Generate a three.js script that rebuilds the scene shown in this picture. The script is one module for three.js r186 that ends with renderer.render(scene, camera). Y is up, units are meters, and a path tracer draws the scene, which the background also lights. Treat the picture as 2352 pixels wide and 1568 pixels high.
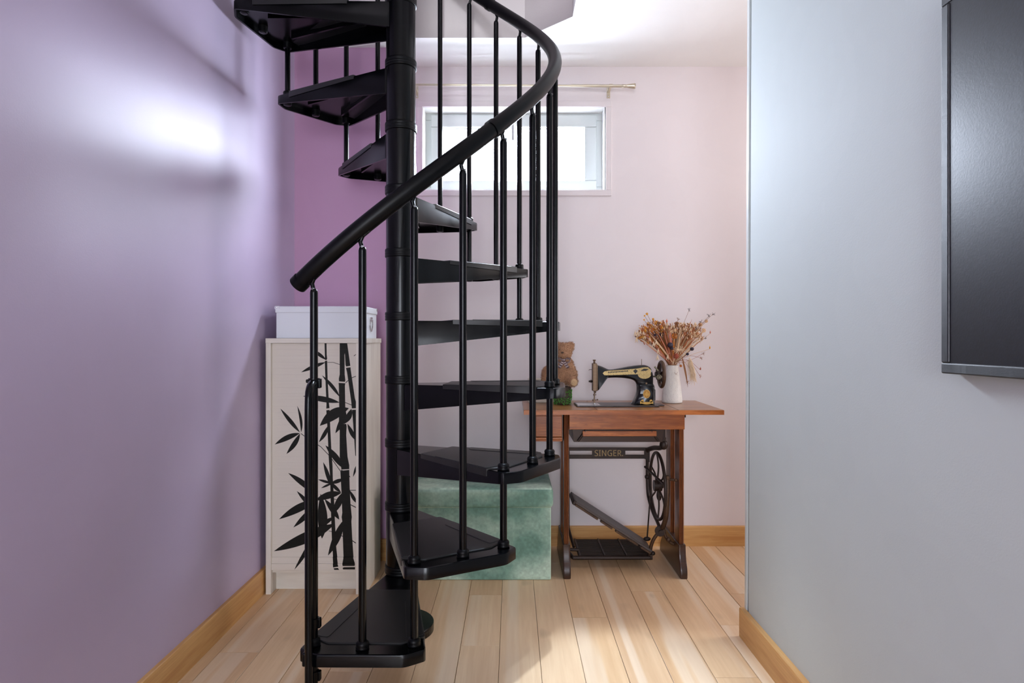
import * as THREE from 'three';
import { RectAreaLightUniformsLib } from 'three/addons/lights/RectAreaLightUniformsLib.js';
import { RoundedBoxGeometry } from 'three/addons/geometries/RoundedBoxGeometry.js';
import { mergeGeometries, toCreasedNormals } from 'three/addons/utils/BufferGeometryUtils.js';
import { MarchingCubes } from 'three/addons/objects/MarchingCubes.js';
import { FontLoader } from 'three/addons/loaders/FontLoader.js';
import { TextGeometry } from 'three/addons/geometries/TextGeometry.js';

// ---------------------------------------------------------------- camera, sky, daylight, exposure
// x to the right, y up, the photographer stands at z = 0 and looks towards -z; "depth" below means -z.
const scene = new THREE.Scene();
const EYE = 1.065;
const camera = new THREE.PerspectiveCamera(57.78, 2352 / 1568, 0.05, 60);
camera.position.set(0, EYE, 0);
camera.lookAt(0, EYE, -1);
camera.setViewOffset(2352, 1568, 0, 4, 2352, 1568);
scene.add(camera);

const renderer = new THREE.WebGLRenderer({ antialias: true });
renderer.toneMapping = THREE.LinearToneMapping;
renderer.toneMappingExposure = 1.12;
renderer.shadowMap.enabled = true;
renderer.shadowMap.type = THREE.PCFSoftShadowMap;
RectAreaLightUniformsLib.init();

scene.background = new THREE.Color(0.80, 0.90, 1.0);      // even overcast sky
scene.backgroundIntensity = 3.0;

// overcast daylight standing in each window opening, just outside the glass
function daylight(name, w, h, pos, target, intensity, color = 0xeaf3ff) {
  const l = new THREE.RectAreaLight(color, intensity, w, h);
  l.name = name; l.position.set(...pos); l.lookAt(...target); scene.add(l); return l;
}
// the sky behind the small window is seen from below, so its light comes in slanting down
daylight('daylight_back_window', 0.76, 0.36, [0.012, 2.09, -3.43], [0.012, 1.23, -2.43], 88, 0xe2edff);
daylight('daylight_side_window', 0.95, 1.3, [3.33, 1.45, -2.55], [0, 1.45, -2.55], 9, 0xf8f2f6);
daylight('daylight_upper_window', 1.5, 1.2, [-0.1, 4.0, 3.13], [-0.1, 4.0, 0], 28, 0xf4f6ff);
daylight('daylight_rear_window', 1.5, 1.7, [-0.1, 1.25, 3.13], [-0.1, 1.25, 0], 12.5, 0xf0f4ff);

// ---------------------------------------------------------------- helpers
let seed = 7;
const rnd = () => { seed = (seed * 1664525 + 1013904223) >>> 0; return seed / 4294967296; };
const rr = (a, b) => a + (b - a) * rnd();
const V = (x, y, z) => new THREE.Vector3(x, y, z);
const F = 1421.35;
const at = (px, py, d) => V((px - 1176.6) * d / F, EYE - (py - 780) * d / F, -d);   // a measured sight line at a known distance
const taken = new Map();
function numbered(n) { const k = taken.get(n) || 0; taken.set(n, k + 1); return k ? `${n}_${String(k).padStart(3, '0')}` : n; }
function shade(m) { m.castShadow = true; m.receiveShadow = true; return m; }
function part(name, geo, mat, parent, label) {
  const m = shade(new THREE.Mesh(Array.isArray(geo) ? join(geo) : geo, mat));
  m.name = name; parent.add(m); if (label) m.userData.label = label; return m;
}
function thing(name, label, category, pos = [0, 0, 0], group) {
  const g = new THREE.Group(); g.name = numbered(name); g.position.set(...pos); scene.add(g);
  g.userData = { label, category }; if (group) g.userData.group = group; return g;
}
function struct(name, geo, mat, label, category = 'wall') {
  const m = shade(new THREE.Mesh(Array.isArray(geo) ? join(geo) : geo, mat)); m.name = name; scene.add(m);
  m.userData = { kind: 'structure', label, category }; return m;
}
function join(list) {
  return mergeGeometries(list.map(g => {
    const q = g.index ? g.toNonIndexed() : g;
    for (const k of Object.keys(q.attributes)) if (!['position', 'normal', 'uv'].includes(k)) q.deleteAttribute(k);
    if (!q.attributes.uv) q.setAttribute('uv', new THREE.BufferAttribute(new Float32Array(q.attributes.position.count * 2), 2));
    return q;
  }));
}
function box(x0, x1, y0, y1, z0, z1, r = 0) {
  const w = Math.abs(x1 - x0), h = Math.abs(y1 - y0), d = Math.abs(z1 - z0);
  const g = r ? new RoundedBoxGeometry(w, h, d, 2, Math.min(r, w / 2.01, h / 2.01, d / 2.01)) : new THREE.BoxGeometry(w, h, d);
  g.translate((x0 + x1) / 2, (y0 + y1) / 2, (z0 + z1) / 2); return g;
}
function cyl(r0, r1, y0, y1, seg = 24, x = 0, z = 0) {
  const g = new THREE.CylinderGeometry(r1, r0, y1 - y0, seg); g.translate(x, (y0 + y1) / 2, z); return g;
}
function rod(a, b, r, seg = 10, r2 = r) {
  const A = V(...a), B = V(...b), d = B.clone().sub(A), L = d.length();
  const g = new THREE.CylinderGeometry(r2, r, L, seg); g.translate(0, L / 2, 0);
  g.applyQuaternion(new THREE.Quaternion().setFromUnitVectors(V(0, 1, 0), d.normalize())); g.translate(...a); return g;
}
function tube(pts, r, n = 24, seg = 8, closed = false) {
  return new THREE.TubeGeometry(new THREE.CatmullRomCurve3(pts.map(p => p.isVector3 ? p : V(...p)), closed), n, r, seg, closed);
}
function ball(x, y, z, r, sx = 1, sy = 1, sz = 1, n = 14) {
  const g = new THREE.SphereGeometry(r, n, Math.ceil(n * 0.7)); g.scale(sx, sy, sz); g.translate(x, y, z); return g;
}
function lathe(pts, seg = 32) { return new THREE.LatheGeometry(pts.map(p => new THREE.Vector2(...p)), seg); }
// uv in metres, u along the given axis where the face allows it
function uvm(g, axis = 0, ou = 0, ov = 0) {
  g = g.index ? g.toNonIndexed() : g;
  const p = g.attributes.position, n = g.attributes.normal, uv = new Float32Array(p.count * 2);
  for (let i = 0; i < p.count; i += 3) {
    const s = [0, 1, 2].map(k => Math.abs(n.getComponent(i, k) + n.getComponent(i + 1, k) + n.getComponent(i + 2, k)));
    const d = s.indexOf(Math.max(...s)); let [a, b] = [0, 1, 2].filter(k => k !== d);
    if (b === axis) [a, b] = [b, a];
    for (let j = i; j < i + 3; j++) { uv[2 * j] = p.getComponent(j, a) + ou; uv[2 * j + 1] = p.getComponent(j, b) + ov; }
  }
  g.setAttribute('uv', new THREE.BufferAttribute(uv, 2)); return g;
}
// closed shell from rings of equal length (arrays of [x,y,z]); first and last ring are capped
function shell(rings, crease = 0.6) {
  const pos = [], n = rings[0].length;
  const tri = (a, b, c) => pos.push(...a, ...b, ...c);
  for (let k = 0; k + 1 < rings.length; k++) for (let i = 0; i < n; i++) {
    const j = (i + 1) % n, A = rings[k][i], B = rings[k][j], C = rings[k + 1][j], D = rings[k + 1][i];
    tri(A, D, C); tri(A, C, B);
  }
  const cap = (ring, flip) => {
    const c = ring.map(p => new THREE.Vector2(p[0], p[2]));
    for (const [a, b, d] of THREE.ShapeUtils.triangulateShape(c, [])) {
      const q = [ring[a], ring[b], ring[d]];
      const up = (c[b].x - c[a].x) * (c[d].y - c[a].y) - (c[b].y - c[a].y) * (c[d].x - c[a].x) < 0;
      if (up !== flip) tri(q[0], q[1], q[2]); else tri(q[0], q[2], q[1]);
    }
  };
  cap(rings[0], false); cap(rings[rings.length - 1], true);
  const g = new THREE.BufferGeometry();
  g.setAttribute('position', new THREE.Float32BufferAttribute(pos, 3));
  g.computeVertexNormals();
  return toCreasedNormals(g, crease);
}
// plan outline helpers: points [x, z]; rounds corners, insets
function roundOutline(pts, r, n = 3) {
  const out = [], N = pts.length;
  pts.forEach((p, i) => {
    const a = pts[(i + N - 1) % N], b = pts[(i + 1) % N];
    const da = Math.hypot(a[0] - p[0], a[1] - p[1]), db = Math.hypot(b[0] - p[0], b[1] - p[1]);
    const q = Math.min(r, da * 0.45, db * 0.45);
    const s = [p[0] + (a[0] - p[0]) / da * q, p[1] + (a[1] - p[1]) / da * q], e = [p[0] + (b[0] - p[0]) / db * q, p[1] + (b[1] - p[1]) / db * q];
    for (let k = 0; k <= n; k++) { const t = k / n, u = 1 - t; out.push([u * u * s[0] + 2 * u * t * p[0] + t * t * e[0], u * u * s[1] + 2 * u * t * p[1] + t * t * e[1]]); }
  });
  return out;
}
function inset(o, d) {
  const N = o.length; let area = 0;
  o.forEach((p, i) => { const q = o[(i + 1) % N]; area += p[0] * q[1] - q[0] * p[1]; });
  const s = Math.sign(area);
  return o.map((p, i) => {
    const a = o[(i + N - 1) % N], b = o[(i + 1) % N];
    let t = [b[0] - a[0], b[1] - a[1]]; const L = Math.hypot(...t) || 1;
    return [p[0] - s * t[1] / L * d, p[1] + s * t[0] / L * d];
  });
}
const lift = (o, y) => o.map(p => [p[0], typeof y === 'function' ? y(p) : y, p[1]]);

// ---------------------------------------------------------------- procedural textures
function hash(x, y, s) { let h = (x * 374761393 + y * 668265263 + s * 974711) | 0; h = Math.imul(h ^ (h >>> 13), 1274126177); return ((h ^ (h >>> 16)) >>> 0) / 4294967296; }
function vnoise(x, y, px, py, s) {       // tiles with period px, py
  const xi = Math.floor(x), yi = Math.floor(y), fx = x - xi, fy = y - yi, m = (a, b) => ((a % b) + b) % b;
  const u = fx * fx * (3 - 2 * fx), v = fy * fy * (3 - 2 * fy);
  const h = (a, b) => hash(m(a, px), m(b, py), s);
  return (h(xi, yi) * (1 - u) + h(xi + 1, yi) * u) * (1 - v) + (h(xi, yi + 1) * (1 - u) + h(xi + 1, yi + 1) * u) * v;
}
function fbm(u, v, px, py, s, oct = 4) { let a = 0, w = 0.5, t = 0; for (let k = 0; k < oct; k++) { a += w * vnoise(u * px, v * py, px, py, s + k); t += w; w *= 0.5; px *= 2; py *= 2; } return a / t; }
function tex(w, h, fn, srgb = true) {
  const d = new Uint8Array(w * h * 4);
  for (let y = 0; y < h; y++) for (let x = 0; x < w; x++) {
    const c = fn(x / w, y / h), k = 4 * (y * w + x);
    for (let i = 0; i < 3; i++) d[k + i] = Math.max(0, Math.min(255, Array.isArray(c) ? c[i] : c)); d[k + 3] = 255;
  }
  const t = new THREE.DataTexture(d, w, h); t.wrapS = t.wrapT = THREE.RepeatWrapping; t.magFilter = THREE.LinearFilter; t.minFilter = THREE.LinearMipmapLinearFilter; t.generateMipmaps = true;
  if (srgb) t.colorSpace = THREE.SRGBColorSpace; t.needsUpdate = true; return t;
}
const mixc = (a, b, t) => a.map((v, i) => v + (b[i] - v) * t);
const rep = (t, u, v) => { t.repeat.set(u, v); return t; };
function woodTex(w, h, light, dark, s, { fine = 90, coarse = 9, along = 3, knots = 0, pores = 0.3, streak = null } = {}) {
  return tex(w, h, (u, v) => {
    const wob = (fbm(u, v, along, 6, s + 40, 3) - 0.5) * 0.05;
    const g = fbm(u, v + wob, along, coarse, s, 3), f = fbm(u, v, along * 4, fine, s + 9, 2), p = fbm(u, v, along * 10, fine * 2, s + 17, 2);
    let t = 0.62 * g + 0.38 * f; t = Math.max(0, Math.min(1, (t - 0.28) * 1.9));
    let c = mixc(light, dark, t);
    if (p > 0.62) c = mixc(c, dark, pores * Math.min(1, (p - 0.62) * 6));
    if (streak) { const k = fbm(u, v, 1, 11, s + 71, 2); if (k > 0.63) c = mixc(c, streak, Math.min(0.45, (k - 0.63) * 5)); }
    if (knots) { const k = fbm(u, v, 7, 9, s + 33, 2); if (k > 0.8) c = mixc(c, mixc(dark, [60, 45, 35], 0.6), Math.min(0.6, (k - 0.8) * 6 * knots)); }
    return c;
  });
}
const bumpOrange = tex(512, 512, (u, v) => 128 + 150 * (fbm(u, v, 90, 90, 3, 2) - 0.5) + 60 * (fbm(u, v, 12, 12, 5, 2) - 0.5), false); rep(bumpOrange, 4, 4);
const M = {};
const std = (o) => new THREE.MeshStandardMaterial(o), phy = (o) => new THREE.MeshPhysicalMaterial(o);
function paint(hex, rough, bump = 0.0006, s = 1) {
  const c = new THREE.Color(hex), b = [c.clone().convertLinearToSRGB()].map(k => [k.r * 255, k.g * 255, k.b * 255])[0];
  const t = rep(tex(256, 256, (u, v) => { const n = 1 + 0.035 * (fbm(u, v, 4, 4, 60 + s, 4) - 0.5); return b.map(x => x * n); }), 0.6, 0.6);
  return phy({ map: t, roughness: rough, bumpMap: bumpOrange, bumpScale: bump, specularIntensity: 1 });
}
M.lavender = paint('#b9a9c4', 0.43, 0.00015, 1); M.lavender.ior = 1.65;
M.plum = paint('#bd93b4', 0.5, 0.00015, 2);
M.blush = paint('#e1d9da', 0.55, 0.00015, 3);
M.grey = paint('#c6cecd', 0.75, 0.0002, 4);
M.white = paint('#efeeec', 0.6, 0.0003, 5);
M.soffit = paint('#d4cdca', 0.55, 0.0004, 6);
M.blackMetal = phy({ color: 0x040507, roughness: 0.22, specularIntensity: 0.4, clearcoat: 0.12, clearcoatRoughness: 0.18 });
M.blackRail = phy({ color: 0x040507, roughness: 0.4, specularIntensity: 0.4 });
const padTex = tex(256, 256, (u, v) => { const n = hash(Math.floor(u * 256), Math.floor(v * 256), 4); return 22 + 16 * n; });
M.pad = phy({ map: rep(padTex, 5, 5), roughness: 0.42, bumpMap: rep(tex(256, 256, (u, v) => 255 * hash(Math.floor(u * 256), Math.floor(v * 256), 4), false), 5, 5), bumpScale: 0.0002 });
M.pvc = phy({ color: 0xd3d8d6, roughness: 0.28 });
M.gasket = std({ color: 0x2a2d2c, roughness: 0.7 });
M.glass = phy({ color: 0xffffff, roughness: 0.0, transmission: 1, thickness: 0, ior: 1.45 });
M.brass = phy({ color: 0xcabfab, roughness: 0.32, metalness: 0.9 });
M.screw = phy({ color: 0x77787a, roughness: 0.45, metalness: 0.8 });
M.chrome = phy({ color: 0xc6c6c6, roughness: 0.22, metalness: 1 });

const floorMaps = [[[224, 190, 150], [206, 168, 126]], [[219, 184, 143], [200, 160, 119]], [[227, 197, 160], [211, 176, 138]], [[217, 183, 145], [199, 161, 122]]];
M.floor = floorMaps.map(([l, d], i) => phy({ map: rep(woodTex(1024, 512, l, d, 100 + i * 13, { fine: 60, coarse: 7, along: 2, knots: 0.3, pores: 0.25, streak: [232, 217, 197] }), 0.8, 1.8), roughness: 0.36, bumpMap: null }));
M.skirting = phy({ map: rep(woodTex(1024, 256, [214, 168, 108], [186, 132, 74], 211, { fine: 50, coarse: 6, along: 2 }), 1, 4), roughness: 0.4 });
M.oak = phy({ map: rep(woodTex(1024, 512, [196, 116, 54], [134, 70, 28], 301, { fine: 80, coarse: 8, along: 3, pores: 0.6 }), 1.4, 3), roughness: 0.34, clearcoat: 0.15, clearcoatRoughness: 0.25 });
M.oakPost = phy({ map: rep(woodTex(512, 512, [140, 82, 42], [86, 44, 20], 309, { fine: 80, coarse: 8, along: 3, pores: 0.5 }), 1.4, 3), roughness: 0.34, clearcoat: 0.15 });
M.oakTop = phy({ map: rep(woodTex(1024, 512, [176, 124, 76], [124, 78, 42], 317, { fine: 80, coarse: 7, along: 3, pores: 0.6 }), 1.4, 3), roughness: 0.32, clearcoat: 0.3, clearcoatRoughness: 0.3 });
M.oakDark = phy({ map: rep(woodTex(512, 256, [70, 40, 25], [40, 21, 12], 331, { fine: 60, coarse: 8 }), 1.4, 3), roughness: 0.35, clearcoat: 0.2 });
M.iron = phy({ map: rep(tex(256, 256, (u, v) => mixc([38, 30, 28], [62, 44, 34], fbm(u, v, 16, 16, 8, 3))), 5, 5), roughness: 0.48, metalness: 0.35 });
M.ironBrown = phy({ map: rep(tex(256, 256, (u, v) => mixc([62, 44, 32], [98, 70, 46], fbm(u, v, 10, 10, 18, 3))), 5, 5), roughness: 0.5, metalness: 0.3 });
M.slate = phy({ map: rep(woodTex(512, 256, [92, 82, 78], [66, 56, 52], 341, { fine: 50, coarse: 7 }), 2, 3), roughness: 0.5 });
M.melamine = phy({ map: rep(woodTex(512, 512, [226, 219, 208], [208, 198, 186], 401, { fine: 70, coarse: 12, along: 2, pores: 0.1 }), 1.5, 1.5), roughness: 0.45 });
M.cardboard = phy({ color: 0xdfe2e8, roughness: 0.5 });
M.velvet = phy({ map: rep(tex(512, 512, (u, v) => { const a = fbm(u, v, 3, 4, 51, 4), b = fbm(u, v, 60, 60, 57, 2); return mixc([106, 142, 126], [182, 206, 186], Math.max(0, Math.min(1, (a - 0.33) * 2.8))).map(x => x * (0.9 + 0.2 * b)); }), 1.6, 1.6), roughness: 0.85, sheen: 0.4, sheenRoughness: 0.45, sheenColor: new THREE.Color(0.6, 0.7, 0.64) });

// ---------------------------------------------------------------- structure
const CEIL = 2.48, SLAB = 2.74, TOP = 5.0;
const XL = -1.054, XR = 0.836, XFAR = 3.2, DB = 3.206, DREAR = -3.0, DP = 2.997;

// floor of oak boards running towards the window wall
const floor = struct('floor', box(XL - 0.2, XFAR + 0.2, -0.12, -0.012, -DB - 0.2, -DREAR + 0.2), std({ color: 0x5d4836, roughness: 0.9 }), 'pale limed oak board floor of the room', 'floor');
{
  const W = 0.1365, X0 = -0.0426;
  const known = { 0: [1.905], '-1': [2.153, 2.583], 2: [2.372], 4: [2.618, 1.42], 6: [2.31], 7: [2.592], '-4': [1.986], '-2': [2.86], 1: [1.55, 2.95], '-5': [2.42], '-6': [1.7], 3: [1.78, 3.02], 5: [1.95], '-3': [1.5, 2.75] };
  for (let c = -8; c < 24; c++) {
    const x0 = Math.max(XL, X0 + c * W), x1 = Math.min(XFAR, X0 + (c + 1) * W); if (x1 - x0 < 0.01) continue;
    let cuts = known[c] ? [...known[c]] : [rr(1.6, 3.0)];
    let lo = Math.min(...cuts); while (lo > DREAR + 0.4) { lo -= rr(0.9, 1.4); if (lo > DREAR + 0.2) cuts.push(lo); }
    cuts = [DREAR, ...cuts.sort((a, b) => a - b), DB];
    for (let k = 0; k + 1 < cuts.length; k++) {
      const g = 0.0007, b = 0.0012, o = [[x0 + g, -cuts[k + 1] + g], [x1 - g, -cuts[k + 1] + g], [x1 - g, -cuts[k] - g], [x0 + g, -cuts[k] - g]];
      const s = shell([lift(inset(o, b), 0), lift(o, -b), lift(o, -0.012)], 0.2);
      part('plank', uvm(s, 2, rr(0, 5), Math.round(rr(0, 30)) * 0.07), M.floor[Math.floor(rnd() * 4)], floor);
    }
  }
}

struct('wall_left', uvm(box(XL - 0.2, XL, 0, TOP, -DB - 0.2, -DREAR + 0.2), 1), M.lavender, 'satin lavender wall running along the left side');
// window wall with its real opening
const WX0 = -0.4625, WX1 = 0.482, WY0 = 1.839, WY1 = 2.272;
{
  const z0 = -DB - 0.22, z1 = -DB;
  const g = [box(XL - 0.2, WX0, 0, CEIL + 0.1, z0, z1), box(WX1, XFAR + 0.2, 0, CEIL + 0.1, z0, z1), box(WX0, WX1, 0, WY0, z0, z1), box(WX0, WX1, WY1, CEIL + 0.1, z0, z1),
    box(XL - 0.2, XFAR + 0.2, CEIL + 0.1, TOP, z0, z1)];
  struct('wall_back', uvm(join(g), 0), M.blush, 'pale blush wall with the small high window');
}
struct('wall_alcove', uvm(box(XL, -0.6, 0, CEIL, -DB, -DP), 0), M.plum, 'plum coloured wall section behind the white cabinet');
// grey partition on the right with its edge profile
{
  const o = [[XR, 3.2], [XR, -2.186], [XR + 0.1, -2.186], [XR + 0.1, 3.2]];
  const zt = p => p[1] < 0 ? p[1] + 0.03 : p[1];
  struct('wall_right', uvm(shell([o.map(p => [p[0], CEIL, zt(p)]), lift(o, 0)], 0.3), 2), M.grey, 'light grey partition wall on the right');
  const e = (d0, d1, x) => { const q = [[x, -d0], [x, -d1], [XR + 0.1, -d1], [XR + 0.1, -d0]]; return shell([q.map(p => [p[0], CEIL, p[1] + 0.03]), lift(q, 0)], 0.3); };
  struct('trim_1', e(2.205, 2.222, XR - 0.001), M.pvc, 'slim white edge profile at the end of the grey partition', 'trim');
  struct('trim_2', e(2.186, 2.205, XR + 0.012), M.gasket, 'dark recessed groove beside the white edge profile', 'trim');
}
// far side wall of the room on the right, with a window opening (outside the frame, lights the window wall)
{
  const x0 = XFAR, x1 = XFAR + 0.2, a0 = -3.025, a1 = -2.075, b0 = 0.8, b1 = 2.1;
  struct('wall_side', uvm(join([box(x0, x1, 0, TOP, -DB - 0.2, a0), box(x0, x1, 0, TOP, a1, 3.2), box(x0, x1, 0, b0, a0, a1), box(x0, x1, b1, TOP, a0, a1)]), 1), M.blush, 'blush side wall of the adjoining room');
}
{
  const z0 = 3.0, z1 = 3.2, a0 = -0.85, a1 = 0.65, b0 = 0.4, b1 = 2.1;
  struct('wall_rear', uvm(join([box(XL - 0.2, a0, 0, TOP, z0, z1), box(a1, XFAR + 0.2, 0, TOP, z0, z1), box(a0, a1, 0, b0, z0, z1), box(a0, a1, b1, 3.4, z0, z1), box(a0, a1, 4.6, TOP, z0, z1)]), 0), M.white, 'white wall behind the photographer');
}
// ceiling slab with the stair opening
{
  // the opening runs up to the left wall
  const out = [[XL, -DB - 0.1], [XFAR + 0.1, -DB - 0.1], [XFAR + 0.1, 3.1], [XL, 3.1], [XL, -1.62], [-0.165, -1.62], [0.266, -2.05], [0.266, -2.71], [0.06, -2.901], [-0.47, -2.901], [-0.79, -2.995], [XL, -2.995]];
  const s2 = new THREE.Shape(out.map(p => new THREE.Vector2(p[0], -p[1])));
  const thin = new THREE.ExtrudeGeometry(s2, { depth: 0.002, bevelEnabled: false }); thin.rotateX(-Math.PI / 2); thin.translate(0, CEIL, 0);
  const slab = new THREE.ExtrudeGeometry(s2, { depth: SLAB - CEIL - 0.002, bevelEnabled: false }); slab.rotateX(-Math.PI / 2); slab.translate(0, CEIL + 0.002, 0);
  const c = struct('ceiling', uvm(thin, 0), M.white, 'white ceiling with an angular opening for the stairs', 'ceiling');
  part('opening_lining', uvm(slab, 0), M.soffit, c, 'pale lilac painted edge of the floor slab around the stair opening');
  struct('ceiling_upper', box(XL - 0.2, XFAR + 0.2, TOP, TOP + 0.15, -DB - 0.2, 3.2), M.white, 'white ceiling of the storey above', 'ceiling');
}
// skirting boards
function skirting(name, o, label) {   // plan outline, 7.5 cm high, eased top
  return struct(name, o, M.skirting, label, 'skirting');
}
const skGeo = (len, t = 0.015, h = 0.103) => { const s = new THREE.Shape(); s.moveTo(0, 0); s.lineTo(t, 0); s.lineTo(t, h - 0.006); s.quadraticCurveTo(t, h, t - 0.005, h); s.lineTo(0, h); const g = new THREE.ExtrudeGeometry(s, { depth: len, bevelEnabled: false, curveSegments: 4 }); return g; };
{
  let g = skGeo(DP - DREAR); g.translate(XL, 0, -DP); skirting('baseboard_left', uvm(g, 2), 'honey oak skirting along the lavender wall');
  g = skGeo(2.2255 - DREAR, 0.019); g.scale(-1, 1, 1); g = g.toNonIndexed(); for (const n of ['position', 'normal', 'uv']) { const a = g.attributes[n], s = a.itemSize; for (let i = 0; i < a.count; i += 3) for (let k = 0; k < s; k++) { const q = a.array[(i + 1) * s + k]; a.array[(i + 1) * s + k] = a.array[(i + 2) * s + k]; a.array[(i + 2) * s + k] = q; } }
  g.translate(XR, 0, -2.2255); skirting('baseboard_right', uvm(g, 2), 'honey oak skirting along the grey partition');
  g = skGeo(XFAR + 0.6); g.rotateY(-Math.PI / 2); g.translate(XFAR, 0, -DB); skirting('baseboard_back', uvm(g, 0), 'honey oak skirting under the window wall');
  g = skGeo(-0.6 - XL - 0.016); g.rotateY(-Math.PI / 2); g.translate(-0.6, 0, -DP); skirting('baseboard_alcove', uvm(g, 0), 'short oak skirting below the plum wall');
}

// ---------------------------------------------------------------- windows
function frameGeo(x0, x1, y0, y1, w, z0, z1, r = 0.004) {     // four bars in the xy plane
  return [box(x0, x1, y1 - w, y1, z0, z1, r), box(x0, x1, y0, y0 + w, z0, z1, r), box(x0, x0 + w, y0 + w, y1 - w, z0, z1, r), box(x1 - w, x1, y0 + w, y1 - w, z0, z1, r)];
}
function windowUnit(name, x0, x1, y0, y1, label, opts = {}) {   // local z = 0 at the room face of the frame, outside towards -z
  const g = new THREE.Group(); g.name = name; g.userData = { kind: 'structure', label, category: 'window' }; scene.add(g);
  const q = opts.w || 0.04;
  part('frame', frameGeo(x0, x1, y0, y1, q, -0.075, 0), M.pvc, g);
  const s = part('sash', frameGeo(x0 + q * 0.8, x1 - q * 0.8, y0 + q * 0.15, y1 - q * 0.3, opts.s || 0.062, -0.07, 0.012, 0.006), M.pvc, g);
  const i = (opts.s || 0.062) + q * 0.8;
  part('glazing_bead', frameGeo(x0 + i - 0.012, x1 - i + 0.012, y0 + q * 0.15 + (opts.s || 0.062) - 0.012, y1 - q * 0.3 - (opts.s || 0.062) + 0.012, 0.018, -0.045, -0.012, 0.005), M.pvc, s);
  part('pane', box(x0 + i - 0.005, x1 - i + 0.005, y0 + q * 0.15 + (opts.s || 0.062) - 0.005, y1 - q * 0.3 - (opts.s || 0.062) + 0.005, -0.034, -0.030), M.glass, g);
  return g;
}
{
  const w = windowUnit('window_1', WX0, WX1, WY0, WY1, 'small white framed window high in the blush wall', { w: 0.04, s: 0.066 });
  w.position.z = -3.295;
  const h = part('handle', [box(-0.012, 0.024, 2.178, 2.226, 0.012, 0.02, 0.004), box(-0.003, 0.013, 2.196, 2.212, 0.018, 0.045, 0.004), box(-0.003, 0.013, 2.11, 2.215, 0.037, 0.05, 0.005)], std({ color: 0xc9cbca, roughness: 0.35 }), w);
  const c = struct('trim_3', [...frameGeo(WX0 - 0.03, WX1 + 0.033, WY0 - 0.03, WY1 + 0.028, 0.0302, -DB, -DB + 0.008, 0.002)], M.blush, 'flat painted casing around the small window', 'trim');
  struct('trim_4', [box(WX0, WX1, WY0 - 0.004, WY0 + 0.004, -3.3, -DB + 0.004), box(WX0, WX1, WY1 - 0.003, WY1 + 0.004, -3.3, -DB), box(WX0 - 0.004, WX0 + 0.003, WY0, WY1, -3.3, -DB), box(WX1 - 0.003, WX1 + 0.004, WY0, WY1, -3.3, -DB)], M.white, 'white reveal lining of the small window', 'trim');
  const u = windowUnit('window_2', -0.75, 0.75, 3.4, 4.6, 'white framed window of the storey above', { w: 0.05, s: 0.07 }); u.rotation.y = Math.PI; u.position.set(-0.1, 0, 3.08);
  const s = windowUnit('window_3', -0.475, 0.475, 0.8, 2.1, 'white framed window in the side wall', { w: 0.05, s: 0.07 });
  s.rotation.y = -Math.PI / 2; s.position.set(XFAR + 0.08, 0, -2.55);
  const r = windowUnit('window_4', -0.75, 0.75, 0.4, 2.1, 'white framed window behind the photographer', { w: 0.05, s: 0.07 });
  r.rotation.y = Math.PI; r.position.set(-0.1, 0, 3.08);
}

// ---------------------------------------------------------------- lamps of the place (outside the frame)
function downlight(x, d, label) {       // ceiling spot, shines straight down on the corridor floor
  const t = thing('ceiling_spotlight', label, 'lamp', [x, CEIL, -d], 'spots on the corridor ceiling');
  part('trim_ring', lathe([[0.03, -0.002], [0.034, -0.007], [0.045, -0.005], [0.047, -0.0005], [0.03, -0.0005]], 28), M.pvc, t);
  part('lens', cyl(0.03, 0.03, -0.0035, -0.001, 24), std({ color: 0xffffff, emissive: 0xf4f8ff, emissiveIntensity: 4 }), t);
  const l = new THREE.SpotLight(0xd8eaff, 11, 6, 0.212, 0.45, 2); l.name = 'downlight_beam'; l.position.set(0, -0.012, 0); l.target.position.set(0, -CEIL, 0);
  l.castShadow = true; l.shadow.radius = 1.2; l.shadow.mapSize.set(1024, 1024); t.add(l, l.target);
}
downlight(0.45, 1.85, 'round ceiling spot nearer the grey partition');
downlight(0.23, 1.83, 'round ceiling spot nearer the lavender wall');
{
  const t = thing('globe_pendant', 'white glass globe lamp hanging in the adjoining room', 'lamp', [1.75, 2.2, -2.3]);
  part('globe', ball(0, 0, 0, 0.09, 1, 1, 1, 24), phy({ color: 0xffffff, emissive: 0xfff0e6, emissiveIntensity: 3, roughness: 0.4 }), t);
  part('stem', cyl(0.008, 0.008, 0.085, 0.28, 12), M.chrome, t);
  const l = new THREE.PointLight(0xfff0ee, 0.9, 0, 2); l.name = 'globe_light'; l.castShadow = true; l.shadow.radius = 4; t.add(l);
}

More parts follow.
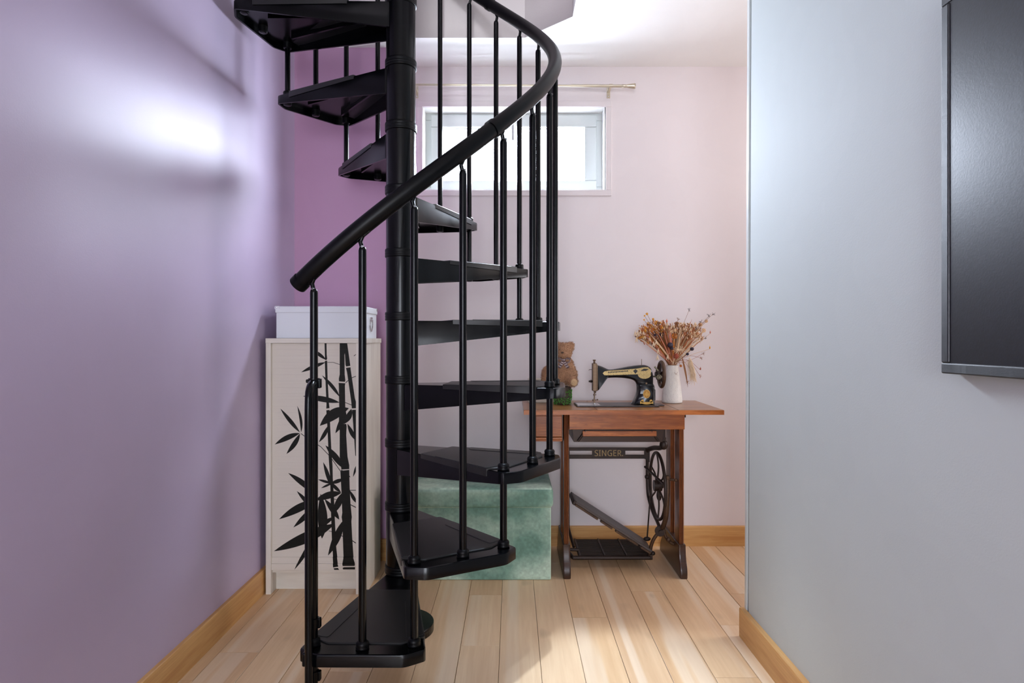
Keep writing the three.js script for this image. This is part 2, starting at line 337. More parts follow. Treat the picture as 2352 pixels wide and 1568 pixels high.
// ---------------------------------------------------------------- curtain rod
{
  const y = 2.349, d = 3.128;
  const t = thing('curtain_rod', 'thin brass curtain rod mounted above the small window', 'curtain rod', [0, y, -d]);
  part('rod', [rod([-0.575, 0.006, 0], [0.54, -0.002, 0], 0.0055, 12), rod([0.3, 0, 0], [0.56, -0.002, 0], 0.007, 12)], M.brass, t);
  const f = lathe([[0, 0], [0.0085, 0], [0.0085, 0.02], [0.007, 0.022], [0.009, 0.03], [0.014, 0.062], [0.0135, 0.068], [0, 0.068]], 20); f.rotateZ(-Math.PI / 2); f.translate(0.555, -0.002, 0); part('finial', f, M.brass, t);
  for (const x of [-0.494, 0.5]) {
    const b = part('bracket', [box(x - 0.009, x + 0.009, -0.034, 0.028, -(DB - d), -(DB - d) + 0.003, 0.0015), box(x - 0.006, x + 0.006, -0.006, 0.006, -(DB - d), 0.002, 0.002), rod([x - 0.008, -0.001, 0], [x + 0.008, -0.001, 0], 0.0095, 14)], M.brass, t);
    for (const s of [-0.024, 0.018]) { const k = ball(x, s, -(DB - d) + 0.003, 0.004, 1, 1, 0.5, 8); part('screw', k, M.chrome, b); }
  }
}

// ---------------------------------------------------------------- spiral staircase
const ST = { x: -0.4077, d: 2.27, R: 0.5641, th0: -0.2591, da: 0.2508, h1: 0.214, r: 0.23 };
const ang = i => ST.th0 + ST.da * i, H = k => ST.h1 + (k - 1) * ST.r, railY = i => 1.262 + 0.1146 * i;
{
  const S = thing('spiral_staircase', 'black metal spiral staircase with curved handrail and slim balusters', 'staircase', [ST.x, 0, -ST.d]);
  const NT = 12;
  part('base_plate', lathe([[0, 0], [0.12, 0], [0.12, 0.028], [0.117, 0.031], [0, 0.031]], 48), M.blackMetal, S);
  part('column_sleeve', cyl(0.054, 0.054, 0.03, H(1) - 0.085, 40), M.blackMetal, S);
  const sleeve = cyl(0.0535, 0.0535, 0, ST.r, 40);
  const ringG = lathe([[0.05, 0], [0.0565, 0], [0.0575, 0.003], [0.0575, 0.008], [0.056, 0.0095], [0.0575, 0.011], [0.0575, 0.017], [0.056, 0.0185], [0.0575, 0.02], [0.0575, 0.027], [0.0565, 0.03], [0.05, 0.03]], 40);
  for (let k = 1; k <= NT; k++) {
    const a = part('column_sleeve', sleeve, M.blackMetal, S); a.position.y = H(k) - 0.085;
    const b = part('column_ring', ringG, M.blackRail, S); b.position.y = H(k) + 0.001;
  }
  // tread in its own axes: x across, z outwards
  const half = 0.173;
  const plan = roundOutline([[0.05, 0.02], [half, 0.553], [half, 0.566], [0.122, 0.6], [-0.122, 0.6], [-half, 0.566], [-half, 0.553], [-0.05, 0.02]], 0.012);
  const dep = p => -(0.092 - (0.092 - 0.034) * Math.min(1, Math.max(0, (p[1] - 0.06) / 0.5)));
  const b = 0.005;
  const treadG = shell([lift(inset(plan, b), 0), lift(inset(plan, b * 0.3), -b * 0.3), lift(plan, -b), lift(plan, dep), lift(inset(plan, 0.007), dep), lift(inset(plan, 0.007), -0.012)], 0.5);
  const side = z => 0.05 + (half - 0.05) * (z - 0.02) / 0.533;         // half width at a given reach
  const e = 0.0025;
  const padPts = [[side(0.17) + e, 0.17], [side(0.5) + e, 0.5], [0.105, 0.54], [-0.105, 0.54], [-side(0.5) - e, 0.5], [-side(0.17) - e, 0.17]];
  const padO = roundOutline(padPts, 0.006, 2);
  const padDrop = p => (Math.abs(p[0]) > side(p[1]) - 0.004 ? (p[1] > 0.2 ? -0.02 : -0.012) : -0.004);
  const padG = shell([lift(inset(padO, 0.002), 0.004), lift(padO, 0.0025), lift(padO, padDrop)], 0.5);
  const stripPts = s => roundOutline([[s * (side(0.24) - 0.001), 0.24], [s * (side(0.495) - 0.001), 0.495], [s * (side(0.47) - 0.042), 0.512], [s * (side(0.24) - 0.038), 0.265]], 0.012, 3);
  const stripG = [1, -1].map(s => { const o = stripPts(s); return shell([lift(inset(o, 0.0006), 0.0056), lift(o, 0.005), lift(o, 0.003)], 0.5); });
  const bxy = j => [ST.R * Math.sin(ST.da * j), ST.R * Math.cos(ST.da * j)];
  const bossG = cyl(0.0165, 0.018, -0.034, -0.01, 16), capG = lathe([[0, -0.0375], [0.009, -0.0375], [0.013, -0.036], [0.0155, -0.033], [0.0155, -0.03], [0, -0.03]], 16);
  const ribG = s => { const g = box(-0.004, 0.004, -0.03, -0.01, 0.1, 0.5); g.rotateY(-s * 0.2); g.translate(s * 0.02, 0, 0); return g; };
  for (let k = 1; k <= NT; k++) {
    const t = part('tread', treadG, M.blackMetal, S); t.position.y = H(k); t.rotation.y = ang(2 * k - 1);
    part('tread_pad', padG, M.pad, t);
    for (const g of stripG) part('edge_strip', g, M.pad, t);
    for (const s of [-1, 1]) part('rib', ribG(s), M.blackMetal, t);
    for (const j of [-1, 0, 1]) {
      const [x, z] = bxy(j); const m = part('bolt_boss', bossG, M.blackRail, t); m.position.set(x, 0, z);
      const c = part('bolt_cap', capG, M.blackMetal, t); c.position.set(x, 0, z);
    }
  }
  // balusters
  const collar = lathe([[0.0105, 0], [0.018, 0], [0.0185, 0.004], [0.0165, 0.008], [0.018, 0.011], [0.017, 0.017], [0.0125, 0.021], [0.0105, 0.021]], 20);
  for (let i = 0; i <= 23; i++) {
    const a = ang(i), yTop = railY(i) - 0.036, lowTread = i === 0 ? 1 : Math.ceil(i / 2), y0 = i === 0 ? 0.0 : H(lowTread) - 0.034;
    const g = new THREE.Group(); g.name = 'baluster'; g.position.set(ST.R * Math.sin(a), 0, ST.R * Math.cos(a)); g.rotation.y = a; S.add(g);
    part('tube', lathe([[0, y0], [0.0108, y0], [0.0108, yTop - 0.03], [0.009, yTop - 0.022], [0.004, yTop - 0.018], [0, yTop - 0.018]], 18), M.blackMetal, g);
    const slope = Math.atan2(0.1146, ST.R * ST.da);
    const fork = [rod([0, yTop - 0.026, 0], [-0.006, yTop - 0.004, 0], 0.006, 10), rod([-0.006, yTop - 0.006, 0], [0.002, yTop + 0.012, 0], 0.005, 10)];
    part('pivot', fork, M.blackMetal, g);
    part('pivot_screw', (() => { const q = cyl(0.0032, 0.0032, -0.0005, 0.0075, 10); q.rotateX(Math.PI / 2); q.translate(0.001, yTop - 0.02, 0.003); return q; })(), M.screw, g);
    const pl = box(-0.022, 0.022, -0.002, 0.003, -0.008, 0.008, 0.001); pl.rotateZ(slope); pl.translate(0.003, yTop + 0.0105, 0); part('rail_bracket', pl, M.blackMetal, g);
    const ks = i % 2 ? [(i + 1) / 2] : i === 0 ? [1] : [i / 2, i / 2 + 1];
    for (const k of ks) if (k <= NT) { const m = part('collar', collar, M.blackRail, g); m.position.y = H(k) + 0.001; }
  }
  // starting post beside the first baluster
  {
    const p = V(-0.1385, 0, 0.608), q = V(ST.R * Math.sin(ang(0)), 0, ST.R * Math.cos(ang(0)));
    const m = q.clone().sub(p);
    const pts = [V(p.x, 0, p.z), V(p.x, 0.3, p.z), V(p.x, 0.6, p.z), V(p.x, 0.9, p.z), V(p.x + m.x * 0.12, 0.928, p.z + m.z * 0.12), V(p.x + m.x * 0.5, 0.944, p.z + m.z * 0.5), V(q.x, 0.944, q.z)];
    part('starting_post', tube(pts, 0.0104, 60, 16), M.blackMetal, S);
    part('post_foot', cyl(0.024, 0.02, 0, 0.02, 20, p.x, p.z), M.blackMetal, S);
    const cl = (y0, y1, r) => cyl(r, r, y0, y1, 18, q.x, q.z);
    part('post_clamp', [cl(0.932, 0.958, 0.0155), box(q.x + 0.006, q.x + 0.02, 0.93, 0.957, q.z - 0.009, q.z + 0.009, 0.003), box(q.x - 0.021, q.x - 0.006, 0.945, 0.955, q.z - 0.006, q.z + 0.008, 0.003)], M.blackMetal, S);
    for (const y of [0.277, 0.13]) part('post_clamp', [cl(y - 0.013, y + 0.013, 0.0145), box(q.x + 0.004, q.x + 0.02, y - 0.014, y + 0.014, q.z - 0.008, q.z + 0.008, 0.004)], M.blackMetal, S);
    part('post_clamp', [box(p.x - 0.019, p.x - 0.008, 0.185, 0.222, p.z - 0.03, p.z, 0.004), rod([p.x, 0.203, p.z], [q.x, 0.203, q.z], 0.011, 12)], M.blackMetal, S);
  }
  // handrail
  class Helix extends THREE.Curve { constructor(a, b) { super(); this.a = a; this.b = b; } getPoint(t, o = new THREE.Vector3()) { const i = this.a + (this.b - this.a) * t, w = ang(i); return o.set(ST.R * Math.sin(w), railY(i), ST.R * Math.cos(w)); } }
  const i0 = -0.33, i1 = 23.3;
  const rail = part('handrail', new THREE.TubeGeometry(new Helix(i0, i1), 320, 0.0243, 20, false), M.blackRail, S);
  part('end_cap', [new THREE.TubeGeometry(new Helix(i0 - 0.045, i0 + 0.06), 6, 0.0262, 24, false), (() => { const p = new Helix(i0 - 0.045, i0 + 0.1), c = p.getPoint(0), t = p.getTangent(0); const g = new THREE.SphereGeometry(0.0262, 24, 12); g.scale(1, 1, 0.22); g.applyQuaternion(new THREE.Quaternion().setFromUnitVectors(V(0, 0, 1), t)); g.translate(c.x, c.y, c.z); return g; })()], M.blackRail, rail);
  for (const i of [3.72, 11.25, 18.8]) part('joint_ring', new THREE.TubeGeometry(new Helix(i - 0.055, i + 0.055), 6, 0.0274, 24, false), M.blackRail, rail);
}

// ---------------------------------------------------------------- white cabinet with roller shutter
{
  const x0 = -1.03, x1 = -0.611, d0 = 2.587, d1 = 2.875, top = 1.071;
  const C = thing('storage_cabinet', 'tall white cabinet with a black bamboo print on its roller shutter', 'cabinet', [x0, 0, -d0]);
  const w = x1 - x0, dp = d1 - d0;
  part('side_panel', uvm(box(0, 0.021, 0, top - 0.02, -dp, 0, 0.001), 1), M.melamine, C);
  part('side_panel', uvm(box(w - 0.042, w, 0, top - 0.02, -dp, 0, 0.001), 1), M.melamine, C);
  part('top_panel', uvm(box(-0.001, w + 0.004, top - 0.02, top, -dp, 0.001, 0.001), 0), M.melamine, C);
  part('back_panel', uvm(box(0.02, w - 0.02, 0.03, top - 0.02, -dp, -dp + 0.01), 1), M.melamine, C);
  part('plinth', uvm(box(0.021, w - 0.042, 0, 0.098, -0.075, -0.06), 0), M.melamine, C);
  part('bottom_panel', uvm(box(0.021, w - 0.042, 0.085, 0.1, -dp, -0.02), 0), M.melamine, C);
  // print, drawn in the units of the shutter (195 x 523)
  const cw = 760, chh = 2040, cv = document.createElement('canvas'); cv.width = cw; cv.height = chh; const g = cv.getContext('2d');
  g.fillStyle = '#d8cfc4'; g.fillRect(0, 0, cw, chh);
  for (let k = 0; k < 900; k++) { const y = rnd() * chh; g.fillStyle = `rgba(${rnd() < 0.5 ? '190,178,164' : '226,218,208'},0.16)`; g.fillRect(rnd() * cw * 0.6, y, cw * rr(0.2, 0.6), rr(0.6, 1.8)); }
  const sx = cw / 195, sy = chh / 523, T = (x, y) => [(x - 623) * sx, (y - 788) * sy];
  g.fillStyle = g.strokeStyle = '#14130f'; g.lineCap = 'round';
  const poly = (pts) => { g.beginPath(); pts.forEach((p, i) => { const q = T(...p); i ? g.lineTo(...q) : g.moveTo(...q); }); g.closePath(); g.fill(); };
  const leaf = (x0, y0, x1, y1, wd, bend = 0) => {
    const dx = x1 - x0, dy = y1 - y0, L = Math.hypot(dx, dy), nx = -dy / L, ny = dx / L, mx = x0 + dx * 0.58, my = y0 + dy * 0.58;
    g.beginPath(); g.moveTo(...T(x0, y0)); g.quadraticCurveTo(...T(mx + nx * (wd + bend), my + ny * (wd + bend)), ...T(x1, y1)); g.quadraticCurveTo(...T(mx - nx * (wd - bend), my - ny * (wd - bend)), ...T(x0, y0)); g.fill();
  };
  const line = (pts, lw) => { g.lineWidth = lw * sx; g.beginPath(); pts.forEach((p, i) => { const q = T(...p); i ? g.lineTo(...q) : g.moveTo(...q); }); g.stroke(); };
  // culms
  poly([[779, 786], [796, 786], [790, 815], [790.5, 860], [792, 873], [791, 877], [777.5, 876], [777, 870], [779, 860]]);
  poly([[776.5, 879.5], [792, 880.5], [791, 886], [792, 940], [795, 955], [793, 972], [777, 972], [778, 940], [777, 886]]);
  poly([[777.5, 976], [780, 974.5], [794, 974.5], [795, 980], [794, 1000], [797, 1050], [801, 1070], [801, 1079], [783, 1080], [779, 1050], [779, 990]]);
  poly([[780.5, 1083], [801, 1081], [802, 1120], [804, 1160], [806, 1180], [807, 1190], [806, 1200], [808, 1240], [811, 1285], [815.5, 1299], [814, 1301.5], [787, 1301.5], [786, 1296], [788, 1285], [786, 1230], [785, 1200], [783.5, 1190], [785, 1180], [783, 1130]]);
  poly([[787, 1306], [790, 1304.5], [815.5, 1304], [815.5, 1309.5], [788, 1309.5]]);
  poly([[744, 786], [748.5, 786], [749, 815], [750, 824], [748, 827], [745, 826]]);
  poly([[744.5, 829], [750, 828], [751, 870], [754, 925], [755.5, 938], [748, 939], [748.5, 930], [746, 870]]);
  poly([[748, 943], [755.5, 942], [757, 980], [760, 1040], [762.5, 1072], [763, 1100], [766, 1150], [768, 1200], [771, 1260], [775, 1296], [777, 1303], [765, 1305], [764, 1290], [761, 1240], [758.5, 1170], [757, 1100], [754, 1060], [751, 990]]);
  poly([[766, 1307], [776, 1306], [779, 1310.5], [768, 1310.5]]);
  poly([[790, 786], [796, 786], [803, 836], [803.5, 840], [794, 841.5], [792.5, 838], [791, 812]]);
  poly([[793.5, 845], [804, 843.5], [804.5, 850], [814, 915], [818.5, 930], [818.5, 938], [807, 938.5], [806, 925], [796, 855]]);
  poly([[807.5, 942], [819, 941.5], [819, 1050], [815, 1048], [812, 1000], [809, 960]]);
  // leaves
  for (const a of [[642, 939, 687, 994, 9, 1], [681, 933, 690, 994, 6, -7], [629, 1022, 687, 996, 12, -5], [656, 1044, 687, 997, 11, 5], [690, 855, 746, 832, 9, -2], [712, 801, 747, 826, 8, -2], [708, 877, 718, 864, 3, 0], [738, 862, 779, 912, 8, -4],
    [694, 910, 779, 925, 13, -2], [733, 979, 800, 938, 24, -12], [769, 996, 790, 950, 12, 4], [788, 975, 806, 940, 13, 5], [797, 974, 819, 1014, 10, 3], [731, 1017, 753, 978, 9, 4], [746, 1024, 788, 1078, 14, -3], [741, 1063, 758, 1118, 9, -2], [810, 1097, 819, 1068, 5, 0],
    [660, 1088, 722, 1136, 13, -4], [680, 1130, 714, 1170, 9, -2], [639, 1195, 730, 1150, 18, -6], [672, 1214, 720, 1165, 12, 3], [627, 1269, 768, 1205, 25, 4], [676, 1310, 722, 1230, 10, 3], [729, 1103, 760, 1112, 6, 0], [736, 1123, 762, 1111, 5, 0], [757, 1113, 788, 1102, 9, 0],
    [757, 1108, 782, 1133, 8, 2], [722, 1152, 783, 1134, 16, -6], [744, 1148, 778, 1196, 13, -2], [735, 1136, 738, 1240, 22, -6], [762, 1184, 786, 1133, 15, 3], [752, 1279, 787, 1198, 17, 4], [802, 1128, 819, 1158, 8, 2], [728, 1215, 765, 1190, 10, 0], [781, 1080, 804, 1098, 5, 0]]) leaf(...a);
  line([[690, 997], [703, 1007], [735, 1027], [757, 1050], [781, 1084]], 1.4); line([[751, 832], [764, 832], [779, 837]], 1); line([[793, 879], [804, 869], [819, 863]], 1.4); line([[792, 925], [807, 931]], 1.3);
  line([[802, 1128], [819, 1128]], 1.4); line([[803, 1161], [819, 1169]], 1.8); line([[779, 1232], [788, 1235]], 1.6); line([[807, 1244], [819, 1252]], 1.8); line([[754, 1222], [762, 1224]], 1); line([[765, 1148], [776, 1151]], 1.2); line([[812, 817], [819, 812]], 1.2);
  const print = new THREE.CanvasTexture(cv); print.colorSpace = THREE.SRGBColorSpace; print.anisotropy = 8;
  const pm = phy({ map: print, roughness: 0.5, specularIntensity: 0.4 });
  const y0 = 0.1, y1 = top - 0.021, n = 36, sl = (y1 - y0) / n, xa = 0.0215, xb = w - 0.0425;
  const sh = new THREE.Group(); sh.name = 'roller_shutter'; C.add(sh);
  for (let k = 0; k < n; k++) {
    const a = y0 + k * sl, gap = 0.00006;
    let q = box(xa, xb, a + gap, a + sl - gap, -0.022, -0.0142 + 0.0003 * rnd()); q = q.index ? q.toNonIndexed() : q;
    if (k < 2) q.translate(0, 0, 0.004 * (2 - k));
    const p = q.attributes.position, uv = q.attributes.uv; for (let i = 0; i < p.count; i++) uv.setXY(i, (p.getX(i) - xa) / (xb - xa), (p.getY(i) - y0) / (y1 - y0));
    part('slat', q, pm, sh);
  }
}
// white lidded box on the cabinet
{
  const B = thing('storage_box', 'white lidded cardboard box with metal corners on top of the cabinet', 'box', [-1.008, 1.0713, -2.63]);
  const w = 0.385, d = 0.235, h = 0.136;
  part('body', box(0.004, w - 0.004, 0, h - 0.008, -d + 0.004, -0.004, 0.002), M.cardboard, B);
  const L = part('lid', box(0, w, h - 0.028, h, -d, 0, 0.004), M.cardboard, B);
  for (const [x, z] of [[0, 0], [w, 0], [0, -d], [w, -d]]) { const sX = x ? -1 : 1, sZ = z ? 1 : -1; const c = [ball(x + sX * 0.006, h - 0.005, z + sZ * 0.006, 0.0075, 1, 1, 1, 12), box(x - 0.0008, x + sX * 0.02, h - 0.012, h + 0.0008, z - 0.0008 * sZ, z + sZ * 0.001), box(x - 0.0008 * sX, x + sX * 0.001, h - 0.012, h + 0.0008, z, z + sZ * 0.02), box(x, x + sX * 0.016, h, h + 0.001, z, z + sZ * 0.016)]; part('metal_corner', c, M.chrome, L); }
  const P = part('label_holder', (() => { const s = new THREE.Shape(); s.moveTo(-0.028, 0.022); s.lineTo(0.028, 0.022); s.lineTo(0.028, -0.004); s.quadraticCurveTo(0.022, -0.026, 0, -0.03); s.quadraticCurveTo(-0.022, -0.026, -0.028, -0.004); s.lineTo(-0.028, 0.022); const hl = new THREE.Path(); hl.moveTo(-0.02, 0.015); hl.lineTo(-0.02, -0.004); hl.quadraticCurveTo(-0.014, -0.02, 0, -0.022); hl.quadraticCurveTo(0.014, -0.02, 0.02, -0.004); hl.lineTo(0.02, 0.015); hl.lineTo(-0.02, 0.015); s.holes.push(hl); const g = new THREE.ExtrudeGeometry(s, { depth: 0.003, bevelEnabled: true, bevelSize: 0.001, bevelThickness: 0.001, bevelSegments: 2 }); g.rotateY(Math.PI / 2); g.translate(w - 0.004, h * 0.44, -d / 2 - 0.0); return g; })(), M.chrome, B);
  part('hinge_plate', box(w - 0.004, w - 0.001, h * 0.44 + 0.026, h * 0.44 + 0.034, -d / 2 - 0.026, -d / 2 + 0.026, 0.001), M.chrome, P);
}

// ---------------------------------------------------------------- green velvet bench
{
  const x0 = -0.545, x1 = 0.173, d0 = 2.742, d1 = 3.12;
  const O = thing('storage_bench', 'sage green velvet storage bench with a padded lid behind the stairs', 'bench', [x0, 0, -d0]);
  const w = x1 - x0, d = d1 - d0;
  part('body', uvm(box(0, w, 0, 0.322, -d, 0, 0.006), 0), M.velvet, O);
  const lid = new RoundedBoxGeometry(w + 0.02, 0.09, d + 0.02, 5, 0.02);
  const p = lid.attributes.position; for (let i = 0; i < p.count; i++) if (p.getY(i) > 0.03) p.setY(i, p.getY(i) + 0.012 * Math.max(0, 1 - Math.pow(Math.abs(p.getX(i)) / (w / 2), 4)) * Math.max(0, 1 - Math.pow(Math.abs(p.getZ(i)) / (d / 2), 4)));
  lid.computeVertexNormals(); lid.translate(w / 2, 0.318 + 0.045, -d / 2); part('lid', uvm(lid, 0), M.velvet, O);
}

// ---------------------------------------------------------------- treadle sewing table
const TY = 0.755;
{
  const Tb = thing('sewing_table', 'antique oak treadle sewing table with cast iron wheel and pedal', 'table', [0.5, 0, -2.95]);
  const X = x => x - 0.5, Z = d => 2.95 - d;
  const bx = (x0, x1, y0, y1, d0, d1, r = 0.002) => box(X(x0), X(x1), y0, y1, Z(d1), Z(d0), r);
  // top in three boards: drop leaf, machine panel, extension leaf
  part('table_top', uvm(bx(0.052, 0.377, TY - 0.021, TY, 2.733, 3.165, 0.003), 0), M.oakTop, Tb);
  part('table_top', uvm(bx(0.378, 0.735, TY - 0.021, TY, 2.733, 3.165, 0.003), 0, 0.3, 0.4), M.oakTop, Tb);
  part('table_top', uvm(bx(0.736, 0.9375, TY - 0.021, TY, 2.733, 3.165, 0.003), 0, 0.7, 0.9), M.oakTop, Tb);
  part('front_edge', uvm(bx(0.052, 0.9375, TY - 0.0215, TY - 0.002, 2.7318, 2.7335, 0.0005), 0, 0.2, 0.1), M.oak, Tb);
  part('apron', [uvm(bx(0.258, 0.778, 0.661, TY - 0.021, 2.785, 2.805, 0.002), 0), uvm(bx(0.258, 0.778, 0.661, TY - 0.021, 3.1, 3.12), 0), uvm(bx(0.758, 0.778, 0.661, TY - 0.021, 2.805, 3.1), 2)], M.oak, Tb);
  // trough under the machine
  const tr = [[0.275, 2.81], [0.69, 2.81], [0.69, 3.08], [0.275, 3.08]];
  const trO = tr.map(p => [X(p[0]), Z(p[1])]), cx = X(0.4825), cz = Z(2.945);
  const shr = (o, s) => o.map(p => [cx + (p[0] - cx) * s, cz + (p[1] - cz) * s]);
  part('machine_trough', shell([lift(trO, 0.66), lift(shr(trO, 0.97), 0.6), lift(shr(trO, 0.94), 0.6)], 0.3), M.oakDark, Tb);
  part('trough_rail', [uvm(bx(0.32, 0.655, 0.628, 0.652, 2.8, 2.81), 0)], M.oak, Tb);
  for (const [x, s] of [[0.3, 1], [0.665, -1]]) part('trough_arm', [rod([X(x), 0.605, Z(2.81)], [X(x + s * 0.035), 0.655, Z(2.805)], 0.006, 8)], M.iron, Tb);
  // drawer on the left
  const D = part('drawer_case', [uvm(bx(0.09, 0.232, 0.607, TY - 0.021, 2.8, 3.08), 2)], M.oakDark, Tb);
  const dr = part('drawer', [uvm(bx(0.107, 0.222, 0.628, 0.722, 2.786, 2.8, 0.002), 0)], M.oak, D);
  part('moulding', [uvm(bx(0.1, 0.225, 0.722, 0.731, 2.78, 2.8, 0.003), 0), uvm(bx(0.1, 0.226, 0.615, 0.626, 2.78, 2.8, 0.003), 0), uvm(bx(0.1, 0.226, 0.607, 0.615, 2.784, 2.8, 0.003), 0), uvm(bx(0.218, 0.226, 0.626, 0.722, 2.786, 2.8, 0.003), 1)], M.oak, dr);
  part('hinge', bx(0.7785, 0.783, 0.715, TY - 0.022, 2.785, 2.8, 0.001), M.iron, Tb);
  // trestles
  const foot = (() => { const s = new THREE.Shape(); s.moveTo(2.753, 0.0); s.quadraticCurveTo(2.744, 0.03, 2.762, 0.06); s.quadraticCurveTo(2.783, 0.095, 2.781, 0.144); s.lineTo(3.06, 0.15); s.quadraticCurveTo(3.075, 0.1, 3.115, 0.06); s.quadraticCurveTo(3.14, 0.03, 3.135, 0); s.lineTo(2.753, 0); const g = new THREE.ExtrudeGeometry(s, { depth: 0.019, bevelEnabled: true, bevelSize: 0.004, bevelThickness: 0.007, bevelSegments: 3, curveSegments: 10, bevelOffset: -0.004 }); g.translate(-2.95, 0, -0.0095); g.rotateY(Math.PI / 2); return g; })();
  for (const xc of [0.2458, 0.7655]) {
    const f = part('trestle_foot', uvm(foot.clone(), 2), M.oakDark, Tb); f.position.x = X(xc);
    for (const [a, b] of [[2.79, 2.87], [2.945, 3.03]]) {
      const w = 0.0105, o = [];                           // fluted post
      const prof = []; const N = 5; for (let k = 0; k <= N; k++) { const u = -w + 2 * w * k / N; prof.push([u, k % 2 ? 0.0035 : 0]); }
      const plan = [...prof.map(p => [p[0], -(b - a) / 2 + p[1]]), [w + 0.001, -(b - a) / 2 + 0.01], [w + 0.001, (b - a) / 2 - 0.01], ...prof.slice().reverse().map(p => [p[0], (b - a) / 2 - p[1]]), [-w - 0.001, (b - a) / 2 - 0.01], [-w - 0.001, -(b - a) / 2 + 0.01]].map(p => [p[0] + X(xc), -p[1] + Z((a + b) / 2)]);
      part('post', uvm(shell([lift(plan, 0.661 + (xc < 0.5 ? 0.07 : 0)), lift(plan, 0.143)], 0.35), 1), M.oakPost, Tb);
    }
  }
  // iron frame: lettered cross bar, loop around the wheel, pedal
  const I = new THREE.Group(); I.name = 'iron_frame'; Tb.add(I);
  {
    const s = new THREE.Shape(); const A = 0.275, B2 = 0.692;
    s.moveTo(A, 0.521); s.lineTo(B2, 0.521); s.lineTo(B2, 0.45); s.quadraticCurveTo(B2 - 0.022, 0.47, B2 - 0.03, 0.4685); s.lineTo(A, 0.468); s.lineTo(A, 0.521);
    for (const [a, b] of [[0.29, 0.404], [0.57, 0.667]]) { const p = new THREE.Path(); p.moveTo(a, 0.507); p.lineTo(b, 0.507); p.lineTo(b, 0.4855); p.lineTo(a, 0.4855); p.lineTo(a, 0.507); s.holes.push(p); }
    const g = new THREE.ExtrudeGeometry(s, { depth: 0.008, bevelEnabled: true, bevelSize: 0.0015, bevelThickness: 0.002, bevelSegments: 2 }); g.translate(-0.5, 0, Z(3.12));
    part('cross_bar', g, M.iron, I);
    const font = await new FontLoader().loadAsync('fonts/droid/droid_sans_regular.typeface.json');
    const t = new TextGeometry('SINGER.', { font, size: 0.0295, depth: 0.002, curveSegments: 4 }); t.computeBoundingBox(); const bb = t.boundingBox, k = 0.143 / (bb.max.x - bb.min.x);
    t.scale(k, 1, 1); t.translate(X(0.4155) - bb.min.x * k, 0.481, Z(3.12) + 0.0095); part('lettering', t, std({ color: 0xa88f62, roughness: 0.55, metalness: 0.2 }), I, 'worn gold raised lettering on the cross bar');
    part('side_bar', [rod([X(0.283), 0.5, Z(3.115)], [X(0.283), 0.12, Z(3.1)], 0.006, 8), rod([X(0.283), 0.12, Z(3.1)], [X(0.3), 0.06, Z(3.0)], 0.007, 8)], M.iron, I);
    // arm from the bar up to the table, loop around the wheel (plane across x = 0.69)
    part('top_arm', [tube([[X(0.68), 0.512, Z(3.11)], [X(0.7), 0.53, Z(3.06)], [X(0.715), 0.545, Z(2.98)], [X(0.72), 0.56, Z(2.95)], [X(0.722), 0.6, Z(2.945)]], 0.012, 20, 8), ball(X(0.722), 0.565, Z(2.945), 0.02, 1, 1.2, 0.9), rod([X(0.722), 0.56, Z(2.945)], [X(0.722), 0.66, Z(2.945)], 0.01, 8)], M.iron, I);
    part('wheel_guard', [tube([[X(0.682), 0.51, Z(3.115)], [X(0.684), 0.46, Z(3.125)], [X(0.684), 0.36, Z(3.125)], [X(0.684), 0.28, Z(3.1)], [X(0.688), 0.225, Z(3.02)], [X(0.692), 0.2, Z(2.95)], [X(0.694), 0.18, Z(2.895)]], 0.0085, 40, 8), ball(X(0.684), 0.373, Z(3.125), 0.014)], M.iron, I);
    part('belt_guard', [tube([[X(0.708), 0.435, Z(2.82)], [X(0.708), 0.40, Z(2.815)], [X(0.704), 0.33, Z(2.81)], [X(0.702), 0.26, Z(2.82)], [X(0.698), 0.21, Z(2.85)], [X(0.695), 0.185, Z(2.88)]], 0.0115, 40, 10), rod([X(0.708), 0.43, Z(2.82)], [X(0.742), 0.43, Z(2.8)], 0.006, 8), ball(X(0.742), 0.43, Z(2.8), 0.008), box(X(0.7), X(0.716), 0.43, 0.447, Z(2.83), Z(2.805), 0.003)], M.ironBrown, I);
    const hub = cyl(0.024, 0.024, 0, 0.012, 24); hub.rotateX(Math.PI / 2); hub.translate(X(0.687), 0.178, Z(2.875)); const hub2 = cyl(0.008, 0.008, 0, 0.018, 14); hub2.rotateX(Math.PI / 2); hub2.translate(X(0.687), 0.178, Z(2.872));
    part('lower_hub', [hub, hub2], M.iron, I);
    part('lower_bracket', [tube([[X(0.685), 0.17, Z(2.885)], [X(0.66), 0.13, Z(2.89)], [X(0.65), 0.09, Z(2.9)], [X(0.646), 0.055, Z(2.9)]], 0.0085, 20, 8), tube([[X(0.7), 0.2, Z(2.87)], [X(0.715), 0.15, Z(2.87)], [X(0.745), 0.12, Z(2.87)], [X(0.757), 0.118, Z(2.87)]], 0.008, 20, 8), ball(X(0.725), 0.14, Z(2.865), 0.012)], M.ironBrown, I);
    // wheel
    const W = new THREE.Group(); W.name = 'flywheel'; I.add(W); W.position.set(X(0.694), 0.37, Z(2.95)); W.rotation.y = Math.PI / 2;
    part('rim', new THREE.TorusGeometry(0.155, 0.0075, 10, 48), M.iron, W);
    for (let k = 0; k < 6; k++) { const a = k * Math.PI / 3 + 0.35; part('spoke', tube([[0.02 * Math.cos(a), 0.02 * Math.sin(a), 0], [0.09 * Math.cos(a + 0.12), 0.09 * Math.sin(a + 0.12), 0.006], [0.152 * Math.cos(a + 0.1), 0.152 * Math.sin(a + 0.1), 0]], 0.0045, 12, 6), M.iron, W); }
